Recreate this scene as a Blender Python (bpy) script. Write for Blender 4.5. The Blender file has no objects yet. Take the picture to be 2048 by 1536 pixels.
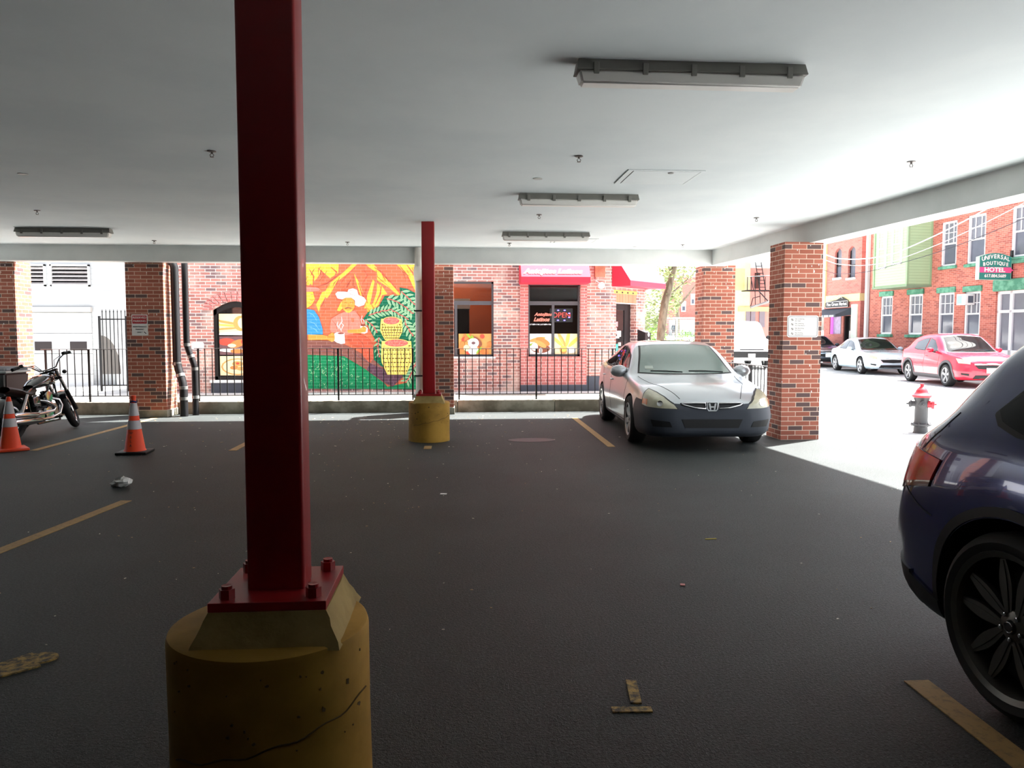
import bpy, bmesh, math, random
from mathutils import Vector, Matrix
from mathutils.bvhtree import BVHTree
R = math.radians
S = bpy.context.scene
COL = S.collection
rnd = random.Random(7)
V = Vector

# ------------------------------------------------------------------ materials
def lin(c):
    out = []
    for v in c:
        v = v / 255.0
        out.append(v / 12.92 if v <= 0.04045 else ((v + 0.055) / 1.055) ** 2.4)
    return (out[0], out[1], out[2], 1.0)

class NT:
    def __init__(s, name):
        s.m = bpy.data.materials.new(name)
        s.m.use_nodes = True
        s.n = s.m.node_tree.nodes
        s.l = s.m.node_tree.links
        s.b = s.n['Principled BSDF']
    def new(s, t, **kw):
        n = s.n.new(t)
        for k, v in kw.items():
            setattr(n, k, v)
        return n
    def link(s, a, b):
        s.l.new(a, b)
    def val(s, sock, x):
        if isinstance(x, (int, float)):
            sock.default_value = x
        elif isinstance(x, tuple):
            sock.default_value = x
        else:
            s.link(x, sock)
    def math(s, op, a, b=0.0, c=0.0):
        n = s.new('ShaderNodeMath', operation=op)
        s.val(n.inputs[0], a); s.val(n.inputs[1], b); s.val(n.inputs[2], c)
        return n.outputs[0]
    def mix(s, f, a, b):
        n = s.new('ShaderNodeMix', data_type='RGBA')
        s.val(n.inputs[0], f); s.val(n.inputs[6], a); s.val(n.inputs[7], b)
        return n.outputs[2]
    def obj(s):
        return s.new('ShaderNodeTexCoord').outputs['Object']
    def noise(s, scale, detail=4.0, vec=None, rough=0.55):
        n = s.new('ShaderNodeTexNoise')
        n.inputs['Scale'].default_value = scale
        n.inputs['Detail'].default_value = detail
        n.inputs['Roughness'].default_value = rough
        s.link(vec if vec is not None else s.obj(), n.inputs['Vector'])
        return n.outputs['Fac']
    def ramp(s, f, lo, hi):
        n = s.new('ShaderNodeMapRange')
        s.val(n.inputs[0], f)
        n.inputs[1].default_value = lo; n.inputs[2].default_value = hi
        return n.outputs[0]
    def bump(s, h, strength=0.3, dist=0.01):
        n = s.new('ShaderNodeBump')
        n.inputs['Strength'].default_value = strength
        n.inputs['Distance'].default_value = dist
        s.link(h, n.inputs['Height'])
        s.link(n.outputs[0], s.b.inputs['Normal'])

def pm(name, rgb, rough=0.5, metal=0.0, coat=0.0, var=0.12, scale=6.0, spec=0.5, bump=0.0, trans=0.0, alpha=1.0, emit=0.0, ior=1.45):
    t = NT(name)
    c = lin(rgb)
    f = t.noise(scale)
    dark = (c[0] * (1 - var), c[1] * (1 - var), c[2] * (1 - var), 1)
    lite = (min(1, c[0] * (1 + var)), min(1, c[1] * (1 + var)), min(1, c[2] * (1 + var)), 1)
    col = t.mix(f, dark, lite)
    t.link(col, t.b.inputs['Base Color'])
    t.b.inputs['Roughness'].default_value = rough
    t.b.inputs['Metallic'].default_value = metal
    t.b.inputs['Coat Weight'].default_value = coat
    t.b.inputs['Coat Roughness'].default_value = 0.03
    t.b.inputs['Specular IOR Level'].default_value = spec
    t.b.inputs['Transmission Weight'].default_value = trans
    t.b.inputs['IOR'].default_value = ior
    t.b.inputs['Alpha'].default_value = alpha
    if emit:
        t.link(col, t.b.inputs['Emission Color'])
        t.b.inputs['Emission Strength'].default_value = emit
    if bump:
        t.bump(t.noise(scale * 8), bump, 0.01)
    return t.m

def brick(name, c1, c2, dark, mortar, frac=0.12, bw=0.213, bh=0.0677, mw=0.010, bump=0.5, wear=0.0, wearcol=(225, 205, 190)):
    """running-bond bricks laid in object space; u runs along x+y, v along z"""
    t = NT(name)
    sep = t.new('ShaderNodeSeparateXYZ')
    t.link(t.obj(), sep.inputs[0])
    u = t.math('ADD', sep.outputs[0], sep.outputs[1])
    row_f = t.math('DIVIDE', sep.outputs[2], bh)
    row = t.math('FLOOR', row_f)
    off = t.math('MULTIPLY', t.math('MODULO', row, 2.0), 0.5)
    uu = t.math('ADD', t.math('DIVIDE', u, bw), off)
    colm = t.math('FLOOR', uu)
    fu = t.math('FRACT', uu)
    fv = t.math('FRACT', row_f)
    du = t.math('MULTIPLY', t.math('MINIMUM', fu, t.math('SUBTRACT', 1.0, fu)), bw)
    dv = t.math('MULTIPLY', t.math('MINIMUM', fv, t.math('SUBTRACT', 1.0, fv)), bh)
    d = t.math('MINIMUM', du, dv)
    mask = t.ramp(d, mw * 0.38, mw * 0.62)
    comb = t.new('ShaderNodeCombineXYZ')
    t.link(colm, comb.inputs[0]); t.link(row, comb.inputs[1])
    wn = t.new('ShaderNodeTexWhiteNoise', noise_dimensions='2D')
    t.link(comb.outputs[0], wn.inputs['Vector'])
    isdark = t.math('LESS_THAN', wn.outputs['Value'], frac)
    sc = t.new('ShaderNodeSeparateColor')
    t.link(wn.outputs['Color'], sc.inputs[0])
    base = t.mix(sc.outputs[1], lin(c1), lin(c2))
    base = t.mix(isdark, base, lin(dark))
    base = t.mix(t.math('MULTIPLY', t.noise(40.0), 0.25), base, lin(dark))
    colr = t.mix(mask, lin(mortar), base)
    if wear:
        w = t.ramp(t.noise(1.3, 6.0), 0.5, 0.72)
        colr = t.mix(t.math('MULTIPLY', w, wear), colr, lin(wearcol))
    t.link(colr, t.b.inputs['Base Color'])
    t.b.inputs['Roughness'].default_value = 0.85
    t.b.inputs['Specular IOR Level'].default_value = 0.25
    t.bump(mask, bump, 0.006)
    return t.m

def asphalt(name, rgb, speck=0.85, big=0.35):
    t = NT(name)
    c = lin(rgb)
    n1 = t.noise(75.0, 3.0)
    n2 = t.noise(0.7, 6.0)
    n3 = t.noise(170.0, 2.0)
    k = t.math('ADD', t.math('MULTIPLY', t.ramp(n1, 0.35, 0.7), speck), t.math('MULTIPLY', t.ramp(n2, 0.35, 0.7), big))
    col = t.mix(k, (c[0] * 0.4, c[1] * 0.4, c[2] * 0.4, 1), (c[0] * 1.8, c[1] * 1.8, c[2] * 1.8, 1))
    sp = t.ramp(n3, 0.66, 0.72)
    col = t.mix(t.math('MULTIPLY', sp, 0.65), col, (0.28, 0.28, 0.27, 1))
    t.link(col, t.b.inputs['Base Color'])
    t.b.inputs['Roughness'].default_value = 0.6
    t.b.inputs['Specular IOR Level'].default_value = 0.25
    t.bump(t.math('ADD', n1, n3), 0.9, 0.008)
    return t.m

def wornpaint(name, rgb, under, lo=0.42, hi=0.56):
    t = NT(name)
    f = t.ramp(t.noise(28.0, 8.0, rough=0.7), lo, hi)
    t.link(t.mix(f, lin(under), lin(rgb)), t.b.inputs['Base Color'])
    t.b.inputs['Roughness'].default_value = 0.7
    t.bump(t.noise(120.0), 0.4, 0.004)
    return t.m

def siding(name, rgb, pitch=0.11, axis=2, depth=0.6, rough=0.6, line=0.25):
    """horizontal laps: a saw-tooth bump with a thin darker joint"""
    t = NT(name)
    sep = t.new('ShaderNodeSeparateXYZ')
    t.link(t.obj(), sep.inputs[0])
    f = t.math('FRACT', t.math('DIVIDE', sep.outputs[axis], pitch))
    joint = t.math('LESS_THAN', f, 0.10)
    c = lin(rgb)
    col = t.mix(t.math('MULTIPLY', joint, line * 2), c, (c[0] * 0.4, c[1] * 0.4, c[2] * 0.4, 1))
    col = t.mix(t.math('MULTIPLY', t.noise(3.0), 0.15), col, (c[0] * 0.75, c[1] * 0.75, c[2] * 0.75, 1))
    t.link(col, t.b.inputs['Base Color'])
    t.b.inputs['Roughness'].default_value = rough
    t.bump(f, depth, 0.02)
    return t.m

def mottled(name, a, b, scale, lo=0.4, hi=0.6, rough=0.8, bump=0.3, stretch=(1, 1, 1), bscale=None):
    t = NT(name)
    mp = t.new('ShaderNodeMapping')
    t.link(t.obj(), mp.inputs[0]); mp.inputs['Scale'].default_value = stretch
    f = t.ramp(t.noise(scale, 6.0, vec=mp.outputs[0]), lo, hi)
    t.link(t.mix(f, lin(a), lin(b)), t.b.inputs['Base Color'])
    t.b.inputs['Roughness'].default_value = rough
    t.b.inputs['Specular IOR Level'].default_value = 0.3
    if bump:
        t.bump(t.noise(bscale or scale * 4), bump, 0.01)
    return t.m

# ------------------------------------------------------------------ mesh builder
MXZ = Matrix(((1, 0, 0, 0), (0, 0, -1, 0), (0, 1, 0, 0), (0, 0, 0, 1)))   # drawing plane x,y -> x,z facing -Y

def T(x=0, y=0, z=0):
    return Matrix.Translation((x, y, z))
def RX(a): return Matrix.Rotation(R(a), 4, 'X')
def RY(a): return Matrix.Rotation(R(a), 4, 'Y')
def RZ(a): return Matrix.Rotation(R(a), 4, 'Z')

class MB:
    def __init__(s):
        s.bm = bmesh.new()
        s.mats = []
    def mi(s, m):
        if m not in s.mats:
            s.mats.append(m)
        return s.mats.index(m)
    def _fin(s, faces, m):
        i = s.mi(m)
        for f in faces:
            f.material_index = i
    def box(s, x0, x1, y0, y1, z0, z1, m, M=None, bev=0.0, seg=2):
        before = set(s.bm.faces) if bev else None
        vs = [s.bm.verts.new((x, y, z)) for x in (x0, x1) for y in (y0, y1) for z in (z0, z1)]
        q = [(0, 1, 3, 2), (4, 6, 7, 5), (0, 4, 5, 1), (2, 3, 7, 6), (0, 2, 6, 4), (1, 5, 7, 3)]
        fs = [s.bm.faces.new([vs[i] for i in k]) for k in q]
        if bev:
            es = list({e for f in fs for e in f.edges})
            bmesh.ops.bevel(s.bm, geom=es, offset=bev, segments=seg, affect='EDGES', profile=0.5)
            fs = [f for f in s.bm.faces if f not in before]
            vs = list({v for f in fs for v in f.verts})
        if M is not None:
            for v in vs: v.co = M @ v.co
        s._fin(fs, m)
        return s
    def taper(s, x0, x1, y0, y1, z0, X0, X1, Y0, Y1, z1, m, M=None):
        c = [(x0, y0, z0), (x1, y0, z0), (x1, y1, z0), (x0, y1, z0), (X0, Y0, z1), (X1, Y0, z1), (X1, Y1, z1), (X0, Y1, z1)]
        return s.hexa(c, m, M)
    def hexa(s, c, m, M=None):
        vs = [s.bm.verts.new((M @ V(p)) if M is not None else p) for p in c]
        fs = [s.bm.faces.new([vs[i] for i in k]) for k in [(3, 2, 1, 0), (4, 5, 6, 7), (0, 1, 5, 4), (1, 2, 6, 5), (2, 3, 7, 6), (3, 0, 4, 7)]]
        s._fin(fs, m)
        return s
    def poly(s, pts, m, M=None):
        vs = [s.bm.verts.new((M @ V(p)) if M is not None else V(p)) for p in pts]
        s._fin([s.bm.faces.new(vs)], m)
        return s
    def prism(s, pts, d, m, M=None, z0=0.0):
        """2D outline pushed from z0 to z0+d along the plane's normal"""
        a = [V((p[0], p[1], z0)) for p in pts]
        b = [V((p[0], p[1], z0 + d)) for p in pts]
        if M is not None:
            a = [M @ p for p in a]; b = [M @ p for p in b]
        va = [s.bm.verts.new(p) for p in a]; vb = [s.bm.verts.new(p) for p in b]
        n = len(pts)
        fs = [s.bm.faces.new(vb), s.bm.faces.new(va[::-1])]
        for i in range(n):
            j = (i + 1) % n
            fs.append(s.bm.faces.new((va[i], va[j], vb[j], vb[i])))
        s._fin(fs, m)
        return s
    def tube(s, pts, r, m, seg=8, M=None, closed=False, caps=True):
        pts = [V(p) for p in pts]
        n = len(pts)
        rr = r if isinstance(r, (list, tuple)) else [r] * n
        rings = []
        nrm = None
        for i, p in enumerate(pts):
            a = pts[(i - 1) % n] if (i > 0 or closed) else p
            b = pts[(i + 1) % n] if (i < n - 1 or closed) else p
            t = (b - a)
            t = t.normalized() if t.length > 1e-9 else V((0, 0, 1))
            if nrm is None:
                nrm = t.orthogonal().normalized()
            nrm = (nrm - t * nrm.dot(t))
            nrm = nrm.normalized() if nrm.length > 1e-6 else t.orthogonal().normalized()
            bi = t.cross(nrm)
            ring = []
            for k in range(seg):
                an = 2 * math.pi * k / seg
                q = p + (nrm * math.cos(an) + bi * math.sin(an)) * rr[i]
                ring.append(s.bm.verts.new((M @ q) if M is not None else q))
            rings.append(ring)
        fs = []
        for i in range(n if closed else n - 1):
            A, B = rings[i], rings[(i + 1) % n]
            for k in range(seg):
                fs.append(s.bm.faces.new((A[k], A[(k + 1) % seg], B[(k + 1) % seg], B[k])))
        if caps and not closed:
            fs.append(s.bm.faces.new(rings[0][::-1])); fs.append(s.bm.faces.new(rings[-1]))
        s._fin(fs, m)
        return s
    def lathe(s, prof, m, seg=24, M=None):
        """profile of (radius, z) turned about z"""
        rings = []
        for r, z in prof:
            if r < 1e-6:
                q = V((0, 0, z)); rings.append([s.bm.verts.new((M @ q) if M is not None else q)])
            else:
                ring = []
                for k in range(seg):
                    an = 2 * math.pi * k / seg
                    q = V((r * math.cos(an), r * math.sin(an), z))
                    ring.append(s.bm.verts.new((M @ q) if M is not None else q))
                rings.append(ring)
        fs = []
        for A, B in zip(rings, rings[1:]):
            if len(A) == 1 and len(B) == 1: continue
            for k in range(seg):
                j = (k + 1) % seg
                if len(A) == 1: fs.append(s.bm.faces.new((A[0], B[j], B[k])))
                elif len(B) == 1: fs.append(s.bm.faces.new((A[k], A[j], B[0])))
                else: fs.append(s.bm.faces.new((A[k], A[j], B[j], B[k])))
        if len(rings[0]) > 1 and prof[0] != prof[-1]: fs.append(s.bm.faces.new(rings[0][::-1]))
        if len(rings[-1]) > 1 and prof[0] != prof[-1]: fs.append(s.bm.faces.new(rings[-1]))
        s._fin(fs, m)
        return s
    def blob(s, c, r, m, M=None, u=14, v=9, jit=0.0, seed=1):
        q = random.Random(seed)
        prof = []
        before = len(s.bm.verts)
        M2 = (M if M is not None else Matrix()) @ T(*c) @ Matrix.Diagonal((r[0], r[1], r[2], 1))
        for i in range(v + 1):
            a = -math.pi / 2 + math.pi * i / v
            prof.append((max(0, math.cos(a)) if 0 < i < v else 0.0, math.sin(a)))
        s.bm.verts.ensure_lookup_table()
        s.lathe(prof, m, u, M2)
        if jit:
            s.bm.verts.ensure_lookup_table()
            cc = (M if M is not None else Matrix()) @ V(c)
            for vv in list(s.bm.verts)[before:]:
                vv.co = cc + (vv.co - cc) * (1 + q.uniform(-jit, jit))
        return s
    def grid(s, rows, m):
        vs = [[s.bm.verts.new(p) for p in r] for r in rows]
        fs = []
        for A, B in zip(vs, vs[1:]):
            for i in range(len(A) - 1):
                fs.append(s.bm.faces.new((A[i], A[i + 1], B[i + 1], B[i])))
        s._fin(fs, m)
        return s
    def text(s, body, size, m, M=None, d=0.004, align='CENTER', shear=0.0, off=0.0, sx=1.0, spacing=1.0):
        cu = bpy.data.curves.new('lettering', 'FONT')
        cu.body = body; cu.size = size; cu.align_x = align; cu.align_y = 'CENTER'
        cu.shear = shear; cu.extrude = d / 2; cu.offset = off; cu.space_character = spacing
        cu.resolution_u = 3
        ob = bpy.data.objects.new('lettering', cu); COL.objects.link(ob)
        bpy.context.view_layer.update()
        dg = bpy.context.evaluated_depsgraph_get()
        me = bpy.data.meshes.new_from_object(ob.evaluated_get(dg))
        bpy.data.objects.remove(ob); bpy.data.curves.remove(cu)
        Mx = (M if M is not None else Matrix()) @ Matrix.Diagonal((sx, 1, 1, 1)) @ T(0, 0, d / 2)
        vs = [s.bm.verts.new(Mx @ v.co) for v in me.vertices]
        fs = []
        for p in me.polygons:
            try: fs.append(s.bm.faces.new([vs[i] for i in p.vertices]))
            except ValueError: pass
        s._fin(fs, m)
        bpy.data.meshes.remove(me)
        return s
    def build(s, name, parent=None, smooth=None, loc=None, fix=True, rz=None):
        if fix:
            bmesh.ops.recalc_face_normals(s.bm, faces=s.bm.faces)
        me = bpy.data.meshes.new(name)
        s.bm.to_mesh(me); s.bm.free()
        for m in s.mats: me.materials.append(m)
        o = bpy.data.objects.new(name, me)
        COL.objects.link(o)
        if parent is not None: o.parent = parent
        if loc is not None: o.location = loc
        if rz is not None: o.rotation_euler = (0, 0, R(rz))
        if smooth:
            for p in me.polygons: p.use_smooth = True
            me.set_sharp_from_angle(angle=R(smooth))
        return o

def tag(o, label=None, cat=None, group=None, kind=None):
    if label: o['label'] = label
    if cat: o['category'] = cat
    if group: o['group'] = group
    if kind: o['kind'] = kind
    return o

def thing(name, label, cat, loc=(0, 0, 0), rz=0, group=None, kind=None):
    o = bpy.data.objects.new(name, None)
    o.empty_display_size = 0.1
    COL.objects.link(o)
    o.location = loc; o.rotation_euler = (0, 0, R(rz))
    return tag(o, label, cat, group, kind)

def struct(mb, name, smooth=None, label=None, cat=None):
    return tag(mb.build(name, smooth=smooth), label, cat, kind='structure')

def copy_tree(o, parent=None):
    c = o.copy(); COL.objects.link(c)
    if parent is not None: c.parent = parent
    for ch in list(o.children):
        copy_tree(ch, c)
    return c

def ell(cx, cy, rx, ry, n=20, rot=0.0):
    c, s_ = math.cos(R(rot)), math.sin(R(rot))
    out = []
    for i in range(n):
        a = 2 * math.pi * i / n
        x, y = rx * math.cos(a), ry * math.sin(a)
        out.append((cx + x * c - y * s_, cy + x * s_ + y * c))
    return out

def rrect(x0, x1, y0, y1, r, n=4):
    out = []
    for cx, cy, a0 in ((x1 - r, y1 - r, 0), (x0 + r, y1 - r, 90), (x0 + r, y0 + r, 180), (x1 - r, y0 + r, 270)):
        for i in range(n + 1):
            a = R(a0 + 90 * i / n)
            out.append((cx + r * math.cos(a), cy + r * math.sin(a)))
    return out
# ------------------------------------------------------------------ palette
M_ASPH = asphalt('asphalt_lot', (43, 47, 46))
M_STREET = mottled('street_concrete', (152, 153, 152), (177, 178, 177), 1.2, bump=0.2)
M_WALK = mottled('sidewalk_concrete', (170, 170, 168), (190, 190, 188), 2.0, bump=0.2)
M_CURB = mottled('curb_concrete', (112, 106, 92), (150, 145, 130), 3.0, bump=0.4)
M_CEIL = mottled('ceiling_paint', (222, 229, 230), (230, 236, 236), 0.8, bump=0.05, rough=0.8)
M_BEAM = mottled('beam_paint', (204, 207, 204), (214, 216, 213), 1.5, bump=0.08, rough=0.8)
M_DARKW = mottled('dark_render', (46, 44, 43), (58, 56, 54), 1.5, bump=0.1)  # dark base colour, so the lot walls bounce little light
M_BRICK = brick('pillar_brick', (152, 86, 68), (176, 104, 84), (96, 76, 74), (208, 180, 162), frac=0.15)
M_BRICKO = brick('old_brick', (156, 100, 92), (190, 130, 118), (124, 98, 98), (226, 208, 200), frac=0.20, bw=0.23, bh=0.071, mw=0.013, wear=0.6)
M_BRICKP = brick('new_pink_brick', (176, 104, 100), (192, 118, 112), (164, 98, 96), (214, 186, 180), frac=0.06, bw=0.2, bh=0.068, mw=0.010)
M_BRICKH = brick('hotel_brick', (168, 92, 78), (192, 116, 100), (152, 86, 76), (208, 160, 146), frac=0.2, bw=0.21, bh=0.07, mw=0.008)
M_BRICKS = brick('shop_brick', (186, 112, 102), (198, 126, 114), (178, 106, 98), (200, 144, 134), frac=0.1, bw=0.21, bh=0.07, mw=0.006)
M_RED = pm('red_steel_paint', (150, 26, 30), 0.38, var=0.10, coat=0.15)
M_YEL = mottled('yellow_bollard_paint', (150, 112, 40), (186, 142, 58), 2.2, bump=0.25, rough=0.7)
M_GROUT = mottled('yellow_grout', (140, 118, 70), (170, 146, 92), 4.0, bump=0.4)
M_BLACK = pm('black_plastic', (22, 22, 23), 0.5)
M_BLACKM = pm('black_iron', (24, 23, 24), 0.5, metal=0.2)
M_RAILTOP = pm('grey_rail_cap', (120, 118, 116), 0.4, metal=0.4)
M_PIPE = pm('black_pipe', (30, 29, 31), 0.45)
M_CLAMP = pm('steel_clamp', (170, 170, 168), 0.35, metal=0.7)
M_WPIPE = pm('white_pipe', (196, 192, 184), 0.5)
M_WHITE = pm('white_paint', (226, 226, 224), 0.6, var=0.05)
M_HOUS = pm('fixture_housing', (126, 124, 118), 0.5)
M_DIFF = pm('fixture_diffuser', (232, 230, 224), 0.35, var=0.04, spec=0.6)
M_STEEL = pm('chrome', (200, 200, 202), 0.12, metal=1.0, var=0.03)
M_ALLOY = pm('alloy', (150, 152, 155), 0.3, metal=0.85, var=0.05)
M_RUB = pm('tyre_rubber', (26, 26, 27), 0.75, var=0.2)
M_WELL = pm('wheel_well_black', (12, 12, 12), 0.9)
M_GLASSD = pm('dark_glass', (22, 24, 25), 0.04, spec=0.7, var=0.1, coat=0.4)
M_GLASSW = pm('window_glass', (44, 40, 40), 0.05, spec=0.8, var=0.2, coat=0.3)
M_GLASSL = pm('pale_window_glass', (110, 112, 120), 0.08, spec=0.8, var=0.2, scale=2)
M_SIGNW = pm('sign_white', (222, 220, 216), 0.5, var=0.03)
M_SIGNR = pm('sign_red', (176, 40, 44), 0.5)
M_INK = pm('sign_ink', (50, 50, 58), 0.6)
M_PAINTY = wornpaint('worn_yellow_paint', (168, 132, 78), (120, 98, 66), .3, .5)
M_AWN = pm('awning_red', (198, 40, 62), 0.75, var=0.06)
M_TXT = pm('awning_lettering', (236, 230, 228), 0.6)
M_GREENST = mottled('painted_green_stone', (70, 124, 100), (104, 156, 130), 5.0, bump=0.6)
M_GREENSD = siding('green_siding', (160, 186, 146), 0.115, line=0.25)
M_WHITESD = siding('white_siding', (176, 178, 178), 0.14, line=0.14)
M_CREAM = pm('cream_paint', (226, 206, 150), 0.7)
M_PINKW = pm('pink_render', (196, 128, 118), 0.8)
M_FRAME = pm('white_window_frame', (224, 224, 224), 0.5, var=0.04)
M_GREYFR = pm('grey_aluminium_frame', (86, 84, 88), 0.45, metal=0.3)
M_BARK = mottled('bark', (84, 74, 62), (120, 110, 94), 9.0, bump=0.7, stretch=(1, 1, 0.3))
M_LEAF = mottled('pale_leaves', (108, 126, 78), (158, 168, 118), 3.0, bump=0)
M_LEAFD = mottled('green_leaves', (70, 110, 44), (128, 164, 74), 3.0, bump=0)

# ------------------------------------------------------------------ ground
BX = lambda Y: 5.20 - 0.0625 * (Y - 6.6)          # inner face of the side beam
b = MB()
b.box(-11, 5.75, -2, 14.66, -0.2, 0.0, M_ASPH)
floor = struct(b, 'floor', label='dark asphalt floor of the covered parking lot', cat='floor')
PLH = [0]
def pline(pts, name='parking_line', mat=M_PAINTY):
    b = MB(); PLH[0] += 1
    b.prism(pts, 0.003 + .0004 * PLH[0], mat)
    return b.build(name, floor)
def bar(x0, y0, x1, y1, w=0.1):
    d = V((x1 - x0, y1 - y0)); d.normalize(); n = V((-d.y, d.x)) * w / 2
    return [(x0 + n.x, y0 + n.y), (x0 - n.x, y0 - n.y), (x1 - n.x, y1 - n.y), (x1 + n.x, y1 + n.y)]
pline(bar(-5.50, 10.1, -5.46, 13.9))
pline(bar(-3.32, 4.2, -3.0, 6.95))
pline(bar(2.06, 9.88, 2.11, 13.4))
pline(bar(1.93, -1.0, 1.98, 3.03, 0.11))
pline(bar(-0.4, 9.86, -0.4, 10.12, 0.1))
pline(bar(-2.92, 9.9, -2.92, 10.7, 0.1))
t_faint = wornpaint('faint_yellow_paint', (176, 142, 72), (60, 56, 46), 0.42, 0.6)
pline(bar(0.61, 2.875, 0.77, 2.865, 0.04), 'stall_mark', t_faint)
pline(bar(0.72, 2.92, 0.745, 3.12, 0.045), 'stall_mark', t_faint)
pline(bar(-2.12, 3.40, -1.98, 3.58, 0.07), 'stall_mark', t_faint)
pline(bar(-2.12, 3.32, -1.92, 3.49, 0.10), 'stall_mark', t_faint)
pline(ell(-1.94, 3.54, 0.08, 0.06), 'stall_mark', t_faint)
# oil stain
b = MB(); b.prism(ell(1.05, 10.6, 0.34, 0.2), 0.003, pm('oil_stain', (34, 33, 33), 0.5, var=0.4, scale=12)); b.build('oil_stain', floor)

b = MB()
def strip(x0, x1, ys, zs, m):
    rows = [[V((x, y, z)) for x in (x0, (x0 + x1) / 2, x1)] for y, z in zip(ys, zs)]
    b.grid(rows, m)
YS = [-30, 0, 30, 45, 60, 80, 130]; ZS = [-0.03, -0.03, -0.03, 0.3, 0.66, 1.14, 2.3]
strip(-70, 90, YS, ZS, M_STREET)
struct(b, 'street', label='sunlit pale street surface beyond the pillars', cat='street')
b = MB()
b.box(-16, 4.9, 14.66, 20.4, -0.1, 0.19, M_WALK)
b.box(-16, 4.9, 15.9, 16.5, 0.19, 0.2, mottled('gravel_strip', (110, 106, 98), (160, 156, 148), 30.0, bump=0.6))
struct(b, 'sidewalk', label='raised sunlit walk between the curb and the brick cafe', cat='sidewalk')
b = MB()
xs = [-9.5, -8.1, -5.2, -3.6, -0.55, 0.0, 1.9, 4.6]
for a, c in zip(xs, xs[1:]):
    b.box(a + 0.004, c - 0.004, 14.58, 14.86, -0.02, 0.235, M_CURB, bev=0.012)
tag(b.build('retaining_curb', smooth=40), 'low weathered concrete curb running under the iron railings', 'curb', kind='structure')

# ------------------------------------------------------------------ ceiling slab and beams
b = MB()
b.prism([(-11, -2.2), (BX(-2.2) + 0.33, -2.2), (BX(14.1) + 0.33, 14.1), (-11, 14.1)], 0.12, M_CEIL, z0=3.08)
ceiling = struct(b, 'ceiling', label='smooth white painted soffit over the parking lot', cat='ceiling')
b = MB()
b.box(-11, BX(13.8) + 0.0, 13.8, 14.1, 2.80, 3.10, M_BEAM, bev=0.012)
struct(b, 'trim_1', 35, 'long grey beam across the far edge of the soffit', 'beam')
b = MB()
b.prism([(BX(-2), -2), (BX(-2) + 0.33, -2), (BX(14.1) + 0.33, 14.1), (BX(14.1), 14.1)], 0.30, M_BEAM, z0=2.80)
struct(b, 'trim_2', None, 'grey beam along the street side of the soffit', 'beam')
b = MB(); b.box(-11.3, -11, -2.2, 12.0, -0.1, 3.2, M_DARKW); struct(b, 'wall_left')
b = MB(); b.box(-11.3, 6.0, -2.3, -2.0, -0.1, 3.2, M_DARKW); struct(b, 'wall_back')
b = MB(); b.box(BX(1) , BX(1) + .3, -2.0, 2.4, -0.1, 3.2, M_DARKW); struct(b, 'wall_light_block')  # added wall out of view, keeps street light off the foreground

def panel(x0, x1, y0, y1, lab):
    t = thing('access_panel', lab, 'ceiling panel', ((x0 + x1) / 2, (y0 + y1) / 2, 3.08), 0, 'ceiling access panels')
    w, h = (x1 - x0) / 2, (y1 - y0) / 2
    mf = pm('panel_paint', (223, 230, 230), 0.6, var=0.03)
    mg = pm('panel_gap', (84, 84, 86), 0.8)
    b = MB()
    for a in ((-w - .05, -w, -h, h), (w, w + .03, -h, h), (-w - .05, w + .03, -h - .03, -h), (-w - .05, w + .03, h, h + .03)):
        b.box(a[0], a[1], a[2], a[3], -0.008, -0.001, mf)
    b.build('frame', t)
    b = MB(); b.box(-w, w, -h, h, -0.004, -0.001, mg); b.box(-w + .012, w - .008, -h + .008, h - .008, -0.009, -0.004, mf); b.build('door', t)
    b = MB(); b.lathe([(0.0, -0.016), (0.026, -0.016), (0.03, -0.009)], M_HOUS, 16, T(0.05, -h + 0.06, 0)); b.build('latch', t)
panel(1.69, 2.36, 7.21, 7.81, 'larger access hatch between the first two tube lights')
panel(1.64, 2.30, 12.35, 12.85, 'access hatch beside the third tube light near the far beam')

# ------------------------------------------------------------------ fluorescent fixtures
def fixture(x, y, lab, L=1.34):
    t = thing('tube_light', lab, 'ceiling light', (x, y, 3.08), 0, 'tube lights on the soffit')
    h = L / 2
    b = MB()
    b.taper(-h, h, -.055, .055, 0, -h - .01, h + .01, -.07, .07, -.055, M_HOUS)
    b.box(-h - .012, h + .012, -.073, .073, -.064, -.053, M_HOUS, bev=0.004)
    b.build('housing', t)
    b = MB()
    b.taper(-h, h, -.068, .068, -.063, -h + .02, h - .02, -.052, .052, -.132, M_DIFF)
    bmesh.ops.bevel(b.bm, geom=list(b.bm.edges), offset=0.012, segments=3, affect='EDGES')
    b.build('diffuser', t, 50)
    for k in range(5):
        cx = -h + L * (0.075 + 0.2125 * k)
        for sg in (-1, 1):
            b = MB()
            b.box(cx - .016, cx + .016, sg * .068, sg * .080, -.088, -.022, M_HOUS, bev=0.003)
            b.build('clip', t)
    return t
fixture(1.37, 4.42, 'large tube light overhead, first of the row of three')
fixture(1.37, 8.50, 'middle tube light of the row of three')
fixture(1.37, 11.64, 'smallest looking tube light, last of the row near the beam')
fixture(-5.82, 11.72, 'lone tube light above the motorcycle side of the lot')

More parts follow.
